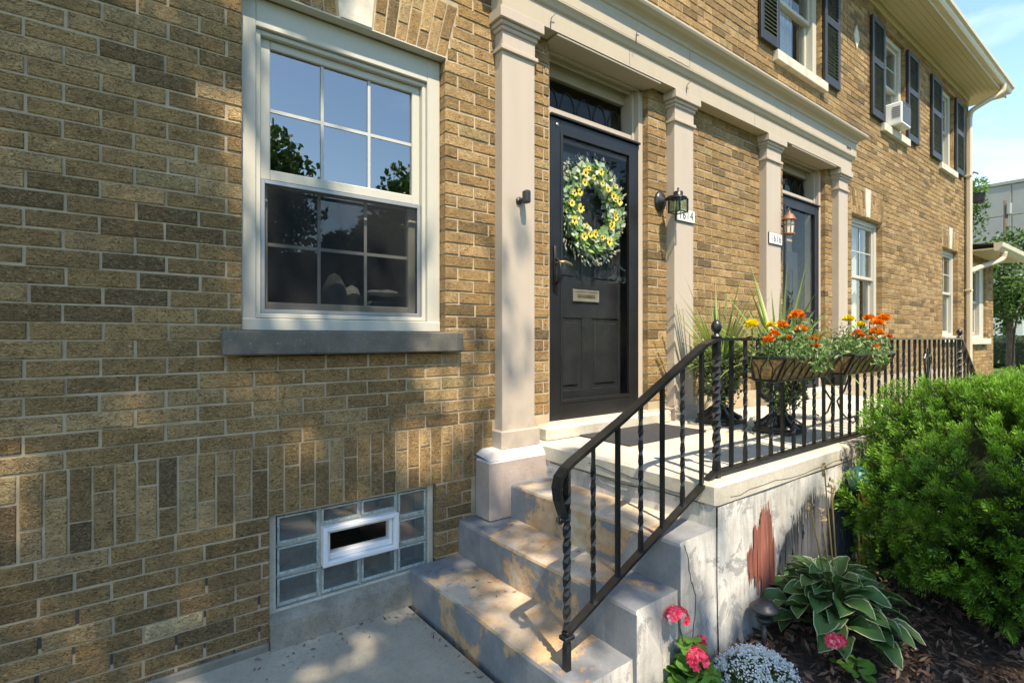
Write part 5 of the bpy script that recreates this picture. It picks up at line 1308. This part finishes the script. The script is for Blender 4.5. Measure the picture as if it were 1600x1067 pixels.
MB().lathe([(.08, 0), (.12, .08), (.135, .22), (.14, .24), (.12, .24)], (16, .58, 4.48), 14).build('pot', 'blackplastic', hb, True)
puff('fern', (16, .57, 4.84), (.2, .2, .26), 420, .1, [(.12, .22, .05), (.16, .27, .07)], hb, None, asp=.25)
tr_ = thing('iron_trellis', 'leaning black wrought iron plant hook on the lawn past the house', 'garden hook', (9.6, -.98, 0))
MB().ring([(9.6, -.98, -.05), (9.6, -1.0, .9), (9.6, -1.03, 1.5), (9.6, -1.06, 1.7), (9.6, -1.12, 1.84), (9.6, -1.2, 1.9), (9.6, -1.27, 1.86)], .012, 6).build('stem', 'iron', tr_)
m = MB()
for k in range(6):
    th = k * math.pi / 3; m.ring([(9.6 + .10 * math.sin(t * math.pi / 8) * math.cos(th), -.985 + .10 * math.sin(t * math.pi / 8) * math.sin(th), .50 + .045 * t) for t in range(9)], .006, 4)
m.build('basket_twist', 'iron', tr_)
# trees across the street, seen in the window glass; two short ones added to darken its lower panes
for i, (x, y, h, r, s) in enumerate(((5.4, -20, 12.0, 2.4, 3), (12.2, -21, 11, 2.6, 4), (18.5, -22, 12, 3.4, 8), (25, -21, 14, 4.2, 9), (-6, -24, 9.5, 3.4, 10), (33, -22, 14, 4.4, 12), (8.7, -19, 7.2, 2.2, 14), (2.2, -19, 7.0, 2.4, 15))):
    tree('street_tree', ['tall tree across the street mirrored in the left panes of the big window', 'broad tree across the street mirrored in the right panes of the big window', 'round tree across the street opposite the black door', 'wide tree across the street opposite the second door', 'tall tree across the street behind the left wall', 'far tree across the street opposite the low wing', 'short bushy tree added across the street to darken the middle lower panes', 'short bushy tree added across the street to darken the left lower pane'][i],
         (x, y, -.05), h, (r, r, h * .36), h * .60, 5200, .34, FAR, group='trees across the street', trunk=.2, lobes=11, seed=s)

hq = thing('hedge', 'tall hedge added across the street to darken the low reflections in the window glass', 'hedge', (12, -18, 0))  # unseen hedge, added so the lower panes reflect something dark
MB().box(-12, 45, -18.9, -17.9, -.05, 4.6, .25).build('core', leaf_mat('added_hedge_core', (.025, .045, .018)), hq)
n = 9000; C = np.stack([RNG.uniform(-12, 45, n), RNG.uniform(-18, -17.7, n), RNG.uniform(0, 5.2, n)], 1); leaves('foliage', C, runit(n), runit(n), .28, .16, rcol(n, [(.03, .06, .02), (.05, .09, .03)], .3), 'leaf', hq)

# the maple beside the walk whose crown shades the left wall, the steps and the bed
maple = thing('shade_tree', 'big maple behind the viewpoint whose leaves dapple the wall and steps', 'tree', (-2.6, -6.4, -.05))
def shade(xf, zf):                                        # how closely the leaves stand along each sun ray (in wall coordinates)
    s = np.zeros_like(xf)
    s = np.where(xf < .40, .955, s)
    s = np.where((xf >= .40) & (xf < .95) & (zf > 1.45), .55, s)
    s = np.where((xf >= .95) & (xf < 1.45) & (zf > 1.45) & (zf < 2.1), .35, s)
    s = np.where((xf >= .40) & (xf < 1.2) & (zf <= 1.45), .95, s)
    s = np.where((xf >= 1.2) & (xf < 1.75) & (zf <= 1.45) & (zf > .62), .62, s)
    s = np.where((xf >= 1.2) & (xf < 1.75) & (zf <= .62) & (zf > -.2), .90, s)
    s = np.where((xf < 1.5) & (zf <= -.2), .86, s)
    s = np.where((xf >= 1.5) & (xf < 2.25) & (zf <= .25) & (zf > -1.8), .55, s)
    s = np.where((xf >= 2.0) & (xf < 2.5) & (zf <= -1.5), .38, s)
    s = np.where((xf >= 2.3) & (xf < 3.6) & (zf <= -2.02), .93, s)
    s = np.where((xf >= 3.5) & (xf < 4.7) & (zf <= -2.62), .95, s)
    s = np.where((xf >= 1.75) & (xf < 2.05) & (zf > .7) & (zf < 2.0), .22, s)
    for hx, hz, rx, rz in ((-.16, .96, .20, .05), (.14, 1.12, .14, .06), (.38, 2.58, .10, .06), (.13, 1.86, .12, .05), (-.24, 2.08, .10, .10), (-.2, .80, .08, .12), (.62, 1.16, .22, .06), (1.0, .82, .16, .05), (-.1, .16, .25, .05), (.3, .30, .12, .04), (1.55, 1.0, .22, .28), (.25, 2.32, .07, .05), (.9, -.5, .3, .12), (.55, .98, .12, .04), (1.35, 1.22, .1, .05)):
        d = ((xf - hx - .25 * (zf - hz)) / rx) ** 2 + ((zf - hz) / rz) ** 2; s = np.where(d < 1, s * (.25 + .55 * d), s)
    return s
n = 150000; xf = RNG.uniform(-2.4, 4.6, n); zf = RNG.uniform(-4.4, 4.3, n); S = shade(xf, zf)
hole = np.sin(5.1 * xf + 2.2 * np.sin(3.3 * zf)) * np.sin(4.3 * zf + 1.7 * np.sin(2.9 * xf + 1)) + .5 * np.sin(11 * xf + 7 * zf)
dens = np.clip(-np.log(1 - np.clip(S, 0, .985)) / 4.2, 0, 1) * np.where(hole > .72, .12, np.where(hole > .3, .7, 1.15))
keep = RNG.random(n) < dens; xf, zf = xf[keep], zf[keep]; k = len(xf)
Z = RNG.uniform(8.3, 11.2, k); tt = (Z - zf) / .75; C = np.stack([xf - .125 * tt, -.44 * tt, Z], 1)
Ln = RNG.uniform(.06, .12, k); leaves('crown', C, runit(k), runit(k) + np.array([0, -.3, .9]), Ln, Ln * .8, rcol(k, FAR, .3), 'leaf', maple)
MB().ring([(-2.6, -6.4, -.2), (-2.5, -6.3, 1.2), (-2.45, -6.2, 3.5), (-2.2, -6.1, 6.0), (-1.8, -5.9, 8.5), (-1.5, -5.7, 10.5)], [.30, .24, .21, .18, .12, .05], 12).build('trunk', 'bark', maple, True)
m = MB()
for e in ((.8, -4.8, 6.9), (-.4, -3.2, 6.8), (1.6, -5.6, 7.2), (-2.4, -3.4, 7.2), (.2, -5.9, 7.6), (-3.2, -4.6, 7.4), (2.2, -5.2, 6.8)): e = (e[0] - .4, e[1] - 1.1, e[2] + 2.5); m.ring([(-2.3, -6.1, 5.6), ((-2.3 + e[0]) / 2 + .1, (-6.1 + e[1]) / 2, 7.8), e], [.10, .06, .012], 7)
m.build('limbs', 'bark', maple)
